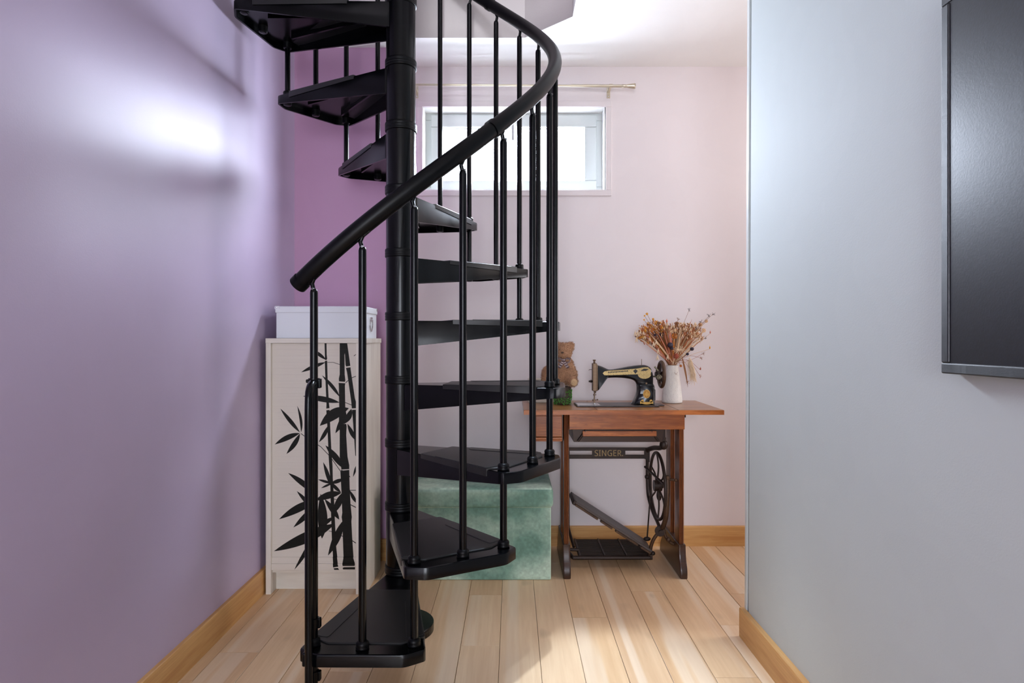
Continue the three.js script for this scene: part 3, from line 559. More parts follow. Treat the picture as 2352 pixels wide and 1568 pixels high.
    const wh = cyl(0.026, 0.026, -0.018, 0.018, 20); wh.rotateX(Math.PI / 2); part('wheel_hub', [wh, ball(0, 0, 0.02, 0.014), ball(0.02, -0.05, 0.012, 0.018, 1, 1.6, 0.7)], M.iron, W);
    part('pitman_rod', [rod([X(0.672), 0.36, Z(2.99)], [X(0.655), 0.1, Z(3.0)], 0.0035, 8), ball(X(0.655), 0.1, Z(3.0), 0.013, 1.4, 0.8, 1), rod([X(0.66), 0.435, Z(3.07)], [X(0.7), 0.4, Z(2.85)], 0.006, 8)], M.iron, I);
    // pedal
    const P = new THREE.Group(); P.name = 'pedal'; Tb.add(P);
    part('pedal_frame', [rod([X(0.285), 0.047, Z(2.89)], [X(0.655), 0.047, Z(2.89)], 0.0095, 12), rod([X(0.318), 0.05, Z(3.13)], [X(0.652), 0.05, Z(3.13)], 0.006, 8), box(X(0.312), X(0.322), 0.044, 0.06, Z(3.13), Z(2.89), 0.002), box(X(0.644), X(0.655), 0.044, 0.064, Z(3.13), Z(2.88), 0.002), rod([X(0.285), 0.047, Z(2.89)], [X(0.262), 0.06, Z(2.96)], 0.009, 8), rod([X(0.262), 0.062, Z(2.96)], [X(0.32), 0.06, Z(2.96)], 0.008, 8), box(X(0.43), X(0.437), 0.045, 0.06, Z(3.13), Z(2.89)), box(X(0.533), X(0.54), 0.045, 0.06, Z(3.13), Z(2.89)), ball(X(0.66), 0.066, Z(2.895), 0.01)], M.iron, P);
    for (let k = 0; k < 11; k++) { const d = 2.91 + k * 0.02; part('bar', bx(0.32, 0.646, 0.046, 0.055, d, d + 0.0055, 0.001), M.iron, P); }
    // tilted board hinged at the right end of the pedal
    const Bd = new THREE.Group(); Bd.name = 'tilted_board'; Tb.add(Bd); Bd.position.set(X(0.648), 0.063, Z(2.97)); Bd.rotation.z = -Math.atan2(0.236, 0.366);
    const L = 0.435;
    part('board', uvm(box(-L, 0, 0.008, 0.019, -0.085, 0.08, 0.003), 0), M.slate, Bd);
    part('end_cap', box(-L - 0.002, -L + 0.014, -0.002, 0.02, -0.085, 0.081, 0.004), M.iron, Bd);
    for (const [a, b] of [[-L + 0.015, -L + 0.14], [-L + 0.157, -0.215], [-0.195, -0.072], [-0.055, -0.004]]) part('edge_batten', uvm(box(a, b, -0.002, 0.0075, 0.055, 0.079, 0.001), 0), M.ironBrown, Bd);
  }
}

// ---------------------------------------------------------------- sewing machine
{
  const d = 2.92, k = 1 / 7.35 * d / F;                       // outline units are 1/7.35 of a sight-line pixel at this distance
  const ox = (1300 + 445 / 7.35 - 1176.6) * d / F;
  const G = thing('sewing_machine', 'antique black sewing machine with gold decoration on the oak table', 'sewing machine', [ox, TY + 0.0005, -d]);
  const P = (x, y) => [(x - 445) * k, (1072 - y) * k + 0.004];
  M.enamel = phy({ color: 0x08090e, roughness: 0.3, specularIntensity: 0.6, clearcoat: 0.35, clearcoatRoughness: 0.12 });
  M.agedSteel = phy({ map: rep(tex(128, 128, (u, v) => mixc([92, 72, 54], [132, 108, 84], fbm(u, v, 8, 8, 91, 3))), 8, 8), roughness: 0.38, metalness: 0.55 });
  const curve = (pts) => { const s = new THREE.Shape(); s.moveTo(...P(...pts[0])); s.splineThru(pts.slice(1).map(p => new THREE.Vector2(...P(...p)))); return s; };
  const ext = (s, depth, bs, zc) => { const g = new THREE.ExtrudeGeometry(s, { depth: depth - 2 * bs, bevelEnabled: true, bevelSize: bs * 0.5, bevelThickness: bs, bevelSegments: 5, bevelOffset: -bs * 0.5, curveSegments: 8 }); g.translate(0, 0, zc - depth / 2 + bs); return g; };
  const arm = curve([[522, 842], [535, 838], [570, 790], [590, 720], [620, 665], [680, 630], [800, 618], [950, 622], [1080, 640], [1150, 668], [1185, 720], [1195, 800], [1185, 900], [1160, 980], [1112, 1066], [1300, 1068], [1482, 1066], [1485, 960], [1480, 850], [1470, 720], [1468, 600], [1455, 520], [1420, 450], [1355, 412], [1260, 405], [1100, 420], [900, 458], [790, 476], [720, 476], [660, 452], [600, 425], [548, 408], [524, 405]]);
  part('body', toCreasedNormals(ext(arm, 0.05, 0.02, 0), 0.9), M.enamel, G);
  part('pillar_base', (() => { const s = curve([[1112, 1066], [1150, 1000], [1190, 900], [1210, 800], [1220, 720], [1460, 720], [1480, 900], [1484, 1066]]); return toCreasedNormals(ext(s, 0.075, 0.02, 0), 0.9); })(), M.enamel, G);
  part('bed', [box(...[165, 1520].map(x => P(x, 0)[0]), 0, 0.006, -0.085, 0.075, 0.002), box(P(1450, 0)[0], P(1640, 0)[0], 0, 0.005, -0.06, 0.035, 0.002)], phy({ color: 0x4a4443, roughness: 0.35, metalness: 0.5 }), G);
  part('slide_plate', box(P(185, 0)[0], P(560, 0)[0], 0.006, 0.0068, -0.05, 0.055), M.chrome, G);
  const fp = part('face_plate', box(P(447, 0)[0], P(520, 0)[0], P(0, 842)[1], P(0, 374)[1], -0.022, 0.024, 0.003), M.agedSteel, G);
  part('face_trim', box(P(508, 0)[0], P(530, 0)[0], P(0, 835)[1], P(0, 395)[1], -0.02, 0.0255, 0.002), M.agedSteel, fp);
  part('pressure_screw', (() => { const [x, y] = P(483, 374); const g = lathe([[0, 0], [0.005, 0], [0.0045, 0.007], [0.0035, 0.009], [0.0078, 0.013], [0.0078, 0.0155], [0.003, 0.017], [0, 0.017]], 16); g.translate(x, y, 0); return g; })(), M.agedSteel, G);
  { const [x, y] = P(483, 842); part('needle_bar', [rod([x, y + 0.002, 0.002], [x, y - 0.04, 0.002], 0.0028, 10), rod([x + 0.006, y + 0.002, -0.004], [x + 0.006, y - 0.012, -0.004], 0.003, 8), rod([x, y - 0.038, 0.002], [x, P(0, 1040)[1], 0.002], 0.0012, 6)], M.agedSteel, G);
    part('needle_clamp', [ball(x - 0.003, y - 0.018, 0.003, 0.0035), ball(x + 0.006, y - 0.018, 0.003, 0.003), rod([x - 0.008, P(0, 1000)[1], 0.002], [x + 0.016, P(0, 990)[1], 0.002], 0.0018, 8), ball(x + 0.015, P(0, 990)[1], 0.002, 0.0034), ball(x - 0.0075, P(0, 1000)[1], 0.002, 0.004, 0.6, 1.3, 1), box(x - 0.004, x + 0.003, P(0, 1045)[1], P(0, 970)[1], -0.002, 0.004, 0.001)], M.agedSteel, G);
    part('presser_foot', [box(x - 0.006, x + 0.006, 0.0068, 0.009, -0.006, 0.014, 0.001), rod([x, 0.008, 0], [x, P(0, 1030)[1], 0], 0.0025, 8)], M.chrome, G); }
  { const [x, y] = P(447, 680); part('tension_knob', (() => { const g = lathe([[0, 0], [0.005, 0], [0.005, 0.004], [0.0075, 0.005], [0.0075, 0.0075], [0.0035, 0.009], [0.004, 0.011], [0.005, 0.014], [0.003, 0.017], [0, 0.0175]], 16); g.rotateZ(Math.PI / 2); g.translate(x, y, 0.004); return g; })(), M.iron, G);
    const [a, b] = P(445, 485); part('take_up_lever', [tube([[a, b, 0.004], [a - 0.007, b + 0.001, 0.004], [a - 0.014, b, 0.004], [a - 0.0155, b - 0.003, 0.004]], 0.0012, 12, 6)], M.iron, G); }
  { const [x, y] = P(1280, 405); part('spool_pin', rod([x, y - 0.002, 0], [x, y + 0.028, 0], 0.0013, 8), M.agedSteel, G); const [a, b] = P(1333, 705); part('plate_screw', [(() => { const g = cyl(0.0042, 0.0042, 0, 0.003, 14); g.rotateX(Math.PI / 2); g.translate(a, b, 0.0365); return g; })()], M.agedSteel, G); }
  // gold transfers (thin prints on the enamel)
  const gold = (s) => { const cv = document.createElement('canvas'); cv.width = 256; cv.height = 64; const g = cv.getContext('2d'); g.fillStyle = '#b9a06a'; g.fillRect(0, 0, 256, 64); for (let i = 0; i < 120; i++) { g.fillStyle = rnd() < 0.5 ? 'rgba(60,44,20,0.5)' : 'rgba(222,196,130,0.6)'; const x = rnd() * 256, y = rnd() * 64; g.beginPath(); g.ellipse(x, y, rr(1.5, 6), rr(1, 3), rnd() * 3, 0, 7); g.fill(); } const t = new THREE.CanvasTexture(cv); t.wrapS = t.wrapT = THREE.RepeatWrapping; t.colorSpace = THREE.SRGBColorSpace; return t; };
  const gt = gold(); rep(gt, 14, 40);
  M.gold = phy({ map: gt, roughness: 0.35, metalness: 0.45 });
  M.goldPlain = phy({ color: 0xc59a4a, roughness: 0.4, metalness: 0.3 });
  M.ink = phy({ color: 0x17140f, roughness: 0.4 });
  const flat = (s, z, t = 0.0005) => { const g = new THREE.ExtrudeGeometry(s, { depth: t, bevelEnabled: false, curveSegments: 10 }); g.translate(0, 0, z); return g; };
  const zf = 0.0251;
  const ln = pts => new THREE.Shape(pts.map(p => new THREE.Vector2(...P(...p))));
  part('gold_band', flat(ln([[612, 540], [640, 510], [700, 498], [900, 486], [1050, 474], [1180, 462], [1300, 440], [1370, 440], [1415, 480], [1420, 540], [1400, 560], [1210, 556], [1050, 562], [900, 566], [680, 574], [640, 572]]), zf), M.gold, G);
  part('gold_band_inlay', [...[...Array(13).keys()].map(i => flat(ln([[700 + i * 26, 538 - i * 2], [704 + i * 26, 514 - i * 2], [718 + i * 26, 512 - i * 2], [722 + i * 26, 536 - i * 2]]), zf + 0.0005, 0.0002)), flat(ln([[1120, 500], [1160, 470], [1200, 500], [1160, 550]]), zf + 0.0005, 0.0002), flat(ln([[1240, 500], [1300, 462], [1390, 470], [1330, 500]]), zf + 0.0005, 0.0002)], M.ink, G);
  const ell = (cx, cy, rx, ry, z, t) => { const s = new THREE.Shape(), [x, y] = P(cx, cy); s.absellipse(x, y, rx * k, ry * k, 0, Math.PI * 2); return flat(s, z, t); };
  part('gold_medallion', [(() => { const s = new THREE.Shape(), [x, y] = P(1310, 560); s.absarc(x, y, 110 * k, Math.PI, 2 * Math.PI); s.lineTo(x + 110 * k, y + 4 * k); s.lineTo(x - 110 * k, y + 4 * k); const g = flat(s, zf); g.scale(1, 0.66, 1); g.translate(0, y * 0.34, 0); return g; })()], M.gold, G);
  const zp = 0.0376;
  part('gold_badge', [ell(1338, 882, 60, 73, zp)], M.goldPlain, G);
  part('badge_mark', [ell(1338, 882, 50, 62, zp + 0.0005, 0.0002)], phy({ color: 0xa8762e, roughness: 0.45, metalness: 0.3 }), G);
  part('badge_figure', [ell(1338, 882, 14, 46, zp + 0.0007, 0.0003), ell(1312, 890, 9, 24, zp + 0.0007, 0.0003), ell(1364, 890, 9, 24, zp + 0.0007, 0.0003)], M.goldPlain, G);
  part('gold_foot_ornament', [flat(ln([[1228, 1005], [1250, 1000], [1290, 1015], [1390, 1015], [1425, 1000], [1448, 1005], [1446, 1050], [1420, 1042], [1385, 1052], [1340, 1058], [1290, 1052], [1255, 1042], [1230, 1050]]), zp), ell(1268, 1000, 24, 24, zp), ell(1410, 1000, 24, 24, zp)], M.goldPlain, G);
  // hand wheel, turned on the arm shaft
  const Wg = new THREE.Group(); Wg.name = 'hand_wheel'; G.add(Wg); { const [x, y] = P(1615, 562); Wg.position.set(x, y, 0); Wg.rotation.y = Math.PI / 2; }
  part('rim', [new THREE.TorusGeometry(0.058, 0.0085, 10, 40)], M.ironBrown, Wg);
  for (let i = 0; i < 5; i++) { const a = i * Math.PI * 0.4 + 0.3; part('spoke', rod([0.01 * Math.cos(a), 0.01 * Math.sin(a), -0.004], [0.055 * Math.cos(a), 0.055 * Math.sin(a), 0], 0.0055, 8), M.iron, Wg); }
  const sh = cyl(0.011, 0.011, -0.03, 0.014, 16); sh.rotateX(Math.PI / 2); const sh2 = cyl(0.026, 0.026, -0.022, -0.012, 20); sh2.rotateX(Math.PI / 2);
  part('shaft', [sh, sh2], M.iron, Wg);
  { const [x, y] = P(1550, 602); const ring = new THREE.TorusGeometry(0.0085, 0.0035, 8, 20); ring.translate(x, y, 0.03); const c = cyl(0.0045, 0.0045, 0, 0.012, 12); c.rotateX(Math.PI / 2); c.translate(x, y, 0.022); const pin = rod([x, y, 0.03], [P(1470, 0)[0], y + 0.002, 0.01], 0.004, 8); part('bobbin_winder', [ring, c, pin, rod([P(1490, 0)[0], P(0, 430)[1], 0.012], [x + 0.004, P(0, 520)[1], 0.016], 0.004, 8)], phy({ color: 0x77705a, roughness: 0.4, metalness: 0.5 }), G); }
  part('motor_boss', [box(P(1476, 0)[0], P(1502, 0)[0], P(0, 1000)[1], P(0, 810)[1], -0.02, 0.02, 0.004)], M.enamel, G);
}

// ---------------------------------------------------------------- vase and dried flowers
{
  const vx = 0.789, vd = 3.05;
  const vz = thing('vase', 'speckled white ceramic vase standing at the right of the sewing machine', 'vase', [vx, TY, -vd]);
  M.ceramic = phy({ map: rep(tex(512, 512, (u, v) => { const n = fbm(u, v, 40, 40, 77, 2), q = hash(Math.floor(u * 170), Math.floor(v * 170), 6); let c = [226, 221, 213].map(x => x * (0.95 + 0.1 * n)); if (q > 0.992) c = mixc(c, [150, 128, 108], 0.7); return c; }), 2, 1), roughness: 0.65, bumpMap: bumpOrange, bumpScale: 0.0008 });
  part('vase_body', lathe([[0, 0], [0.046, 0], [0.0495, 0.004], [0.049, 0.02], [0.044, 0.07], [0.037, 0.12], [0.031, 0.16], [0.029, 0.182], [0.0275, 0.185], [0.025, 0.182], [0.027, 0.16], [0.03, 0.12], [0.03, 0.01], [0, 0.008]], 40), M.ceramic, vz);

  const d = 3.05, bq = thing('dried_bouquet', 'bunch of dried orange and straw coloured flowers in the white vase', 'flowers', [vx, TY + 0.18, -d]);
  const q = (cx, cy, dz = 0) => { const p = at(1420 + cx / 6.82, 700 + cy / 6.82, d - dz); return V(p.x - vx, p.y - TY - 0.18, p.z + d); };   // head positions
  const stems = { straw: [], red: [], brown: [], orange: [] };
  const mm = (c, r = 0.8) => phy({ color: c, roughness: r });
  const C = { straw: mm(0xd9b48c), cream: mm(0xe8cfae), orange: mm(0xc9772a), yellow: mm(0xe0a030), brown: mm(0x8a5a34), red: mm(0xa2503a), pink: mm(0xd08268), dark: mm(0x2a2030, 0.6), rust: mm(0xa8623a) };
  const root = () => V(rr(-0.018, 0.018), rr(-0.06, -0.01), rr(-0.014, 0.014));
  const stem = (to, kind, r = 0.0011) => { const a = V(rr(-0.012, 0.012), rr(-0.06, -0.02), rr(-0.012, 0.012)), m = a.clone().lerp(to, 0.5); m.x *= 0.85; m.y += 0.02; const pts = to.y > 0.05 ? [a, V(m.x * 0.3, 0.012, m.z * 0.3), m, to] : [a, V(to.x * 0.12, 0.016, to.z * 0.12), V(to.x * 0.55, Math.max(to.y * 0.5, 0) + 0.03, to.z * 0.6), to]; stems[kind].push(tube(pts, r, 12, 5)); return a; };
  // fan of filler twigs
  const fillPts = [[430, 370], [520, 320], [600, 300], [660, 280], [720, 330], [480, 420], [560, 400], [640, 370], [400, 500], [460, 540], [860, 340], [930, 330], [1000, 330], [1060, 330], [1120, 350], [1180, 380], [1240, 430], [1200, 470], [1260, 330], [900, 420], [960, 440], [1040, 430], [820, 380], [340, 470], [380, 360], [1150, 440], [1280, 490], [1100, 470], [780, 360], [700, 400]];
  for (const [x, y] of fillPts) for (let i = 0; i < 6; i++) { const to = q(x + rr(-45, 45), y + rr(-40, 40), rr(-0.07, 0.08)); stem(to, x < 760 ? (rnd() < 0.5 ? 'orange' : 'brown') : (rnd() < 0.65 ? 'straw' : 'brown'), rr(0.0006, 0.0013)); }
  // fluffy ears and small blossoms that fill the fan
  { const fl = { cream: [], straw: [], orange: [], rust: [], brown: [], yellow: [] };
    for (const [x, y] of fillPts) for (let i = 0; i < 30; i++) {
      const u = rr(-62, 62), p = q(x + u, y + rr(-48, 70), rr(-0.07, 0.09)), k = x < 760 ? ['orange', 'rust', 'brown', 'yellow', 'straw'][Math.floor(rnd() * 5)] : ['cream', 'straw', 'straw', 'rust', 'brown'][Math.floor(rnd() * 5)];
      const g = ball(0, 0, 0, rr(0.0018, 0.0042), 0.75, rr(1, 3), 0.75, 6); g.rotateZ(-Math.atan2(p.x, p.y) + rr(-0.5, 0.5)); g.translate(p.x, p.y, p.z); fl[k].push(g);
    }
    for (const k in fl) { const m = part('filler_blossom', fl[k], C[k], bq); m.userData.kind = 'stuff'; } }
  // blade-like leaves
  const blade = (to, w, bend, from) => { const a = from || V(rr(-0.01, 0.01), 0.006, rr(-0.01, 0.012)), n = 10, pos = [], sd = V(to.y - a.y, -(to.x - a.x), 0).normalize(); const pt = t => { const p = a.clone().lerp(to, t); p.z += Math.sin(t * Math.PI) * bend; return p; }; const add = (s, zz) => { for (let k = 0; k < n; k++) { const t0 = k / n, t1 = (k + 1) / n, w0 = w * Math.sin(Math.PI * Math.pow(t0 * 0.96 + 0.02, 0.8)), w1 = w * Math.sin(Math.PI * Math.pow(t1 * 0.96 + 0.02, 0.8)); const A = pt(t0), B = pt(t1), z = V(0, 0, zz); const q0 = A.clone().addScaledVector(sd, -w0).add(z), q1 = A.clone().addScaledVector(sd, w0).add(z), q2 = B.clone().addScaledVector(sd, w1).add(z), q3 = B.clone().addScaledVector(sd, -w1).add(z); const tri = s > 0 ? [q0, q1, q2, q0, q2, q3] : [q0, q2, q1, q0, q3, q2]; for (const v of tri) pos.push(v.x, v.y, v.z); } }; add(1, 0.0004); add(-1, -0.0004); const g = new THREE.BufferGeometry(); g.setAttribute('position', new THREE.Float32BufferAttribute(pos, 3)); g.computeVertexNormals(); return g; };
  for (const [x, y, w, c, z] of [[350, 350, 0.0045, 'pink', 0.05], [450, 390, 0.004, 'straw', 0.06], [800, 300, 0.0055, 'pink', 0.05], [1110, 360, 0.006, 'rust', 0.03], [1160, 220, 0.004, 'rust', -0.02], [960, 250, 0.003, 'brown', 0], [270, 450, 0.004, 'cream', 0.03], [1030, 440, 0.005, 'straw', 0.04], [700, 420, 0.005, 'rust', 0.04], [880, 500, 0.006, 'orange', 0.05], [980, 480, 0.005, 'cream', 0.05]]) part('leaf_blade', blade(q(x, y, z), w, 0.015), C[c], bq);
  for (let i = 0; i < 46; i++) { const p = fillPts[Math.floor(rnd() * fillPts.length)]; part('leaf_blade', blade(q(p[0] + rr(-60, 60), p[1] + rr(-50, 60), rr(-0.05, 0.09)), rr(0.0018, 0.0042), rr(-0.01, 0.02)), C[p[0] < 760 ? ['rust', 'pink', 'orange', 'brown'][i % 4] : ['straw', 'cream', 'pink', 'rust'][i % 4]], bq); }
  part('leaf_blade', blade(q(1095, 1290, 0.07), 0.0042, 0.01, q(1000, 800, 0.06)), C.brown, bq);
  // heads
  const puff = (c, r, n, len, spread = 1) => { const out = []; for (let i = 0; i < n; i++) { const v = V(rr(-1, 1), rr(-1, 1), rr(-1, 1)).normalize().multiplyScalar(r * spread); out.push(rod([c.x, c.y, c.z], [c.x + v.x + rr(-1, 1) * len * 0.2, c.y + v.y, c.z + v.z], 0.0007, 4, 0.0002)); } return out; };
  for (let [x, y, r, z] of [[685, 460, 0.0068, 0.06], [580, 470, 0.0045, 0.055], [820, 630, 0.0095, 0.08], [845, 680, 0.006, 0.07], [1160, 690, 0.0065, 0.07], [1215, 360, 0.0055, 0.04], [1175, 420, 0.0045, 0.04], [1090, 770, 0.005, 0.06]]) {
    const c = q(x, y, z); r *= 1.35; stem(c, 'brown', 0.0011);
    const pod = [ball(c.x, c.y, c.z, r, 1.15, 1, 1, 10)]; for (let i = 0; i < 6; i++) { const a = i * 1.05; pod.push(ball(c.x + r * 0.75 * Math.cos(a), c.y + r * 0.3 * Math.sin(i * 2.1), c.z + r * 0.75 * Math.sin(a), r * 0.45, 0.5, 1.5, 0.6, 7)); }
    part('seed_pod', pod, C.dark, bq);
  }
  for (let [x, y, c, r] of [[455, 140, 'yellow', 0.0048], [418, 170, 'yellow', 0.0034], [410, 232, 'yellow', 0.0032], [552, 222, 'yellow', 0.0042], [430, 355, 'yellow', 0.006], [660, 350, 'yellow', 0.006], [640, 285, 'brown', 0.006], [735, 340, 'brown', 0.006], [360, 510, 'yellow', 0.006], [885, 490, 'orange', 0.011], [500, 320, 'orange', 0.006], [560, 380, 'orange', 0.007], [985, 955, 'orange', 0.005], [920, 290, 'brown', 0.007], [930, 400, 'brown', 0.006], [1345, 400, 'straw', 0.008], [1290, 310, 'straw', 0.008], [1385, 255, 'straw', 0.006], [1245, 480, 'cream', 0.008]]) {
    r *= 1.35; const p = q(x, y, rr(0.0, 0.06)); stem(p, 'brown', 0.0008); const f = [ball(p.x, p.y, p.z, r * 0.5, 1, 0.8, 1, 8)];
    for (let i = 0; i < 7; i++) { const a = i * 0.9, t = rr(-0.5, 0.5); f.push(ball(p.x + r * 0.7 * Math.cos(a), p.y + r * 0.7 * Math.sin(a), p.z + r * t * 0.5, r * 0.42, 1, 0.7, 0.5, 6)); } part('flower_head', f, C[c], bq);
  }
  for (const [x, y, c, s] of [[765, 255, 'pink', 0.008], [1447, 430, 'pink', 0.0055], [1440, 670, 'yellow', 0.0062], [1293, 1000, 'red', 0.006], [1135, 1000, 'red', 0.005]]) { const p = q(x, y, 0.04); stem(p.clone().add(V(0, -s, 0)), c === 'red' ? 'red' : 'straw', 0.0008); part('bud', [ball(p.x, p.y, p.z, s * 0.75, 0.8, 1.4, 0.8, 10), rod([p.x, p.y + s, p.z], [p.x + 0.001, p.y + s * 2, p.z], 0.0009, 5, 0.0002)], C[c], bq); }
  // pink protea in the middle, hanging cream grass, oat ears on the left
  { const p = q(915, 800, 0.06), f = [ball(p.x, p.y, p.z, 0.012, 0.9, 1.1, 0.9, 12)]; for (let i = 0; i < 44; i++) { const a = i * 2.4, h = (i % 11) / 11; f.push(rod([p.x, p.y - 0.014, p.z], [p.x + (0.017 - 0.008 * h) * Math.cos(a), p.y - 0.004 + 0.024 * h, p.z + (0.017 - 0.008 * h) * Math.sin(a)], 0.0014, 5, 0.0003)); } part('protea', f, C.red, bq); }
  { const f = []; const a = q(1120, 820, 0.05), e = q(1195, 1130, 0.06); for (let i = 0; i < 130; i++) { const t = rr(0, 0.7), p = a.clone().lerp(e, t); f.push(tube([p, p.clone().add(V(rr(-0.012, 0.016), -0.02, rr(-0.008, 0.01))), p.clone().add(V(rr(-0.014, 0.022), -rr(0.03, 0.075), rr(-0.012, 0.012)))], 0.0006, 5, 4)); } part('grass_plume', f, C.cream, bq); }
  { const f = []; for (const [x, y] of [[270, 420], [310, 420], [350, 400], [400, 420], [290, 520], [500, 520], [560, 590], [630, 700], [620, 800], [780, 790], [600, 560], [420, 470]]) { const p = q(x, y, 0.06); f.push(tube([p.clone().add(V(0.012, 0.012, 0)), p.clone().add(V(0.002, 0.006, 0)), p], 0.0006, 6, 4)); for (const s of [-1, 1]) { const w = ball(0, 0, 0, 0.009, 0.32, 1.6, 0.3, 7); w.rotateZ(s * 0.22); w.translate(p.x + s * 0.0024, p.y - 0.009, p.z); f.push(w); } } part('oat_ear', f, C.cream, bq); }
  { const f = []; const hub = q(960, 700, 0.09); for (let i = 0; i < 14; i++) { const a = i * 0.45 - 0.4; f.push(tube([hub, hub.clone().add(V(0.014 * Math.cos(a), 0.008 * Math.sin(a), 0.004)), hub.clone().add(V(0.03 * Math.cos(a), 0.02 * Math.sin(a) - 0.003, 0))], 0.0011, 6, 4)); } part('straw_star', f, C.cream, bq); }
  // fine sprays
  for (const [x, y, c] of [[1490, 140, 'dark'], [1430, 170, 'dark'], [1115, 80, 'dark'], [1300, 260, 'dark'], [1340, 760, 'brown'], [1310, 830, 'brown'], [1090, 1200, 'brown'], [1290, 1120, 'rust'], [910, 1080, 'brown'], [1380, 510, 'dark'], [1280, 570, 'straw'], [1330, 500, 'straw'], [940, 230, 'brown']]) {
    const p = q(x, y, 0.03); stem(p, c === 'straw' ? 'straw' : y > 700 ? 'red' : 'brown', 0.0007); const f = [];
    for (let i = 0; i < 9; i++) { const v = V(rr(-1, 1) * 0.009, rr(-1, 1) * 0.009, rr(-1, 1) * 0.006), e = p.clone().add(v); f.push(rod([p.x - v.x * 0.4, p.y - 0.004, p.z], [e.x, e.y, e.z], 0.0004, 4)); f.push(ball(e.x, e.y, e.z, 0.0011, 1, 1.2, 1, 5)); } part('spray', f, C[c], bq);
  }
  for (const [k, c] of [['straw', C.straw], ['red', C.red], ['brown', C.brown], ['orange', C.rust]]) { const m = part('stems', stems[k], c, bq); m.userData.kind = 'stuff'; }
}

// ---------------------------------------------------------------- teddy bear, cream box and mossy pot
{
  const d = 3.0;
  const cb = thing('cream_box', 'small cream block half hidden by a stair tread beside the teddy bear', 'box', [0.14, TY, -3.06]);
  part('block', box(-0.06, 0.098, 0, 0.118, -0.045, 0.02, 0.004), phy({ color: 0xd9d0c0, roughness: 0.7 }), cb);
  const pot = thing('moss_pot', 'pot covered in green moss standing on the table under the teddy bear', 'pot', [0.243, TY, -2.972]);
  part('pot_body', lathe([[0, 0], [0.03, 0], [0.036, 0.01], [0.04, 0.05], [0.042, 0.08], [0.04, 0.086], [0.034, 0.084], [0.034, 0.05], [0, 0.05]], 28), phy({ color: 0x4a3d33, roughness: 0.8 }), pot);
  const tufts = []; for (let i = 0; i < 700; i++) { const a = rnd() * 6.283, y = rr(0.001, 0.074), r = 0.036 + 0.006 * y / 0.08; const q = rr(0.002, 0.0045), g = new THREE.TetrahedronGeometry(q); g.scale(1, rr(0.6, 1.6), 0.5); g.rotateY(rnd() * 6); g.rotateZ(rnd() * 2); g.translate((r + rr(0, 0.006)) * Math.cos(a), y, (r + rr(0, 0.006)) * Math.sin(a)); tufts.push(g); }
  const ms = part('moss', tufts, phy({ color: 0x4f8a35, roughness: 0.9 }), pot, 'bright green moss'); ms.userData.kind = 'stuff';

  const T = thing('teddy_bear', 'curly brown teddy bear with a striped bow sitting on the table', 'teddy bear', [0.246, TY + 0.0905, -d]);
  // body field: smooth union of ellipsoids / capsules, local metres
  T.scale.y = 1.06;
  const E = [ // x y z r  sx sy sz
    [-0.004, 0.058, 0, 0.044, 1, 1.1, 0.9], [0.002, 0.155, 0.006, 0.036, 1.08, 0.95, 0.95], [0.039, 0.18, 0, 0.0145, 1, 1, 0.7], [-0.037, 0.188, 0, 0.0145, 1, 1, 0.7], [-0.006, 0.143, 0.034, 0.0165, 1.1, 0.85, 1]];
  const Cp = [[[-0.03, 0.098, 0.005], [-0.078, 0.06, 0.012], 0.019, 0.015], [[0.03, 0.095, 0.005], [0.05, 0.05, 0.03], 0.019, 0.015], [[-0.028, 0.03, 0.02], [-0.042, 0.022, 0.062], 0.022, 0.019], [[0.024, 0.03, 0.02], [0.045, 0.018, 0.062], 0.023, 0.02], [[-0.078, 0.06, 0.012], [-0.088, 0.03, 0.02], 0.015, 0.015]];
  const field = (x, y, z) => { let acc = 0; const K = 90; const put = v => { acc += Math.exp(-K * v); }; for (const [a, b, c, r, sx, sy, sz] of E) put((Math.hypot((x - a) / sx, (y - b) / sy, (z - c) / sz) - r)); for (const [A, B, r0, r1] of Cp) { const bx = B[0] - A[0], by = B[1] - A[1], bz = B[2] - A[2], px = x - A[0], py = y - A[1], pz = z - A[2], t = Math.max(0, Math.min(1, (px * bx + py * by + pz * bz) / (bx * bx + by * by + bz * bz))); put(Math.hypot(px - t * bx, py - t * by, pz - t * bz) - (r0 + (r1 - r0) * t)); } return -Math.log(acc) / K; };
  const N = 48, S = 0.115, cy = 0.1, mc = new MarchingCubes(N, new THREE.MeshBasicMaterial(), false, false, 60000);
  mc.isolation = 0; for (let i = 0; i < N; i++) for (let j = 0; j < N; j++) for (let k = 0; k < N; k++) { const p = v => (v - N / 2) / (N / 2) * S; mc.field[i + j * N + k * N * N] = -field(p(i), p(j) + cy, p(k)); }
  mc.update();
  const g = new THREE.BufferGeometry(), n = mc.count; const pos = new Float32Array(n * 3), nor = new Float32Array(n * 3);
  for (let i = 0; i < n; i++) { pos[3 * i] = mc.positionArray[3 * i] * S; pos[3 * i + 1] = mc.positionArray[3 * i + 1] * S + cy; pos[3 * i + 2] = mc.positionArray[3 * i + 2] * S; }
  const grad = (x, y, z) => { const e = 0.001; return V(field(x + e, y, z) - field(x - e, y, z), field(x, y + e, z) - field(x, y - e, z), field(x, y, z + e) - field(x, y, z - e)).normalize(); };
  for (let i = 0; i < n; i++) { const v = grad(pos[3 * i], pos[3 * i + 1], pos[3 * i + 2]); nor[3 * i] = v.x; nor[3 * i + 1] = v.y; nor[3 * i + 2] = v.z; }
  g.setAttribute('position', new THREE.BufferAttribute(pos, 3)); g.setAttribute('normal', new THREE.BufferAttribute(nor, 3));
  M.bear = phy({ color: 0xae8465, roughness: 0.95, sheen: 0.4, sheenColor: new THREE.Color(0.6, 0.4, 0.28) });
  part('body', g, M.bear, T);
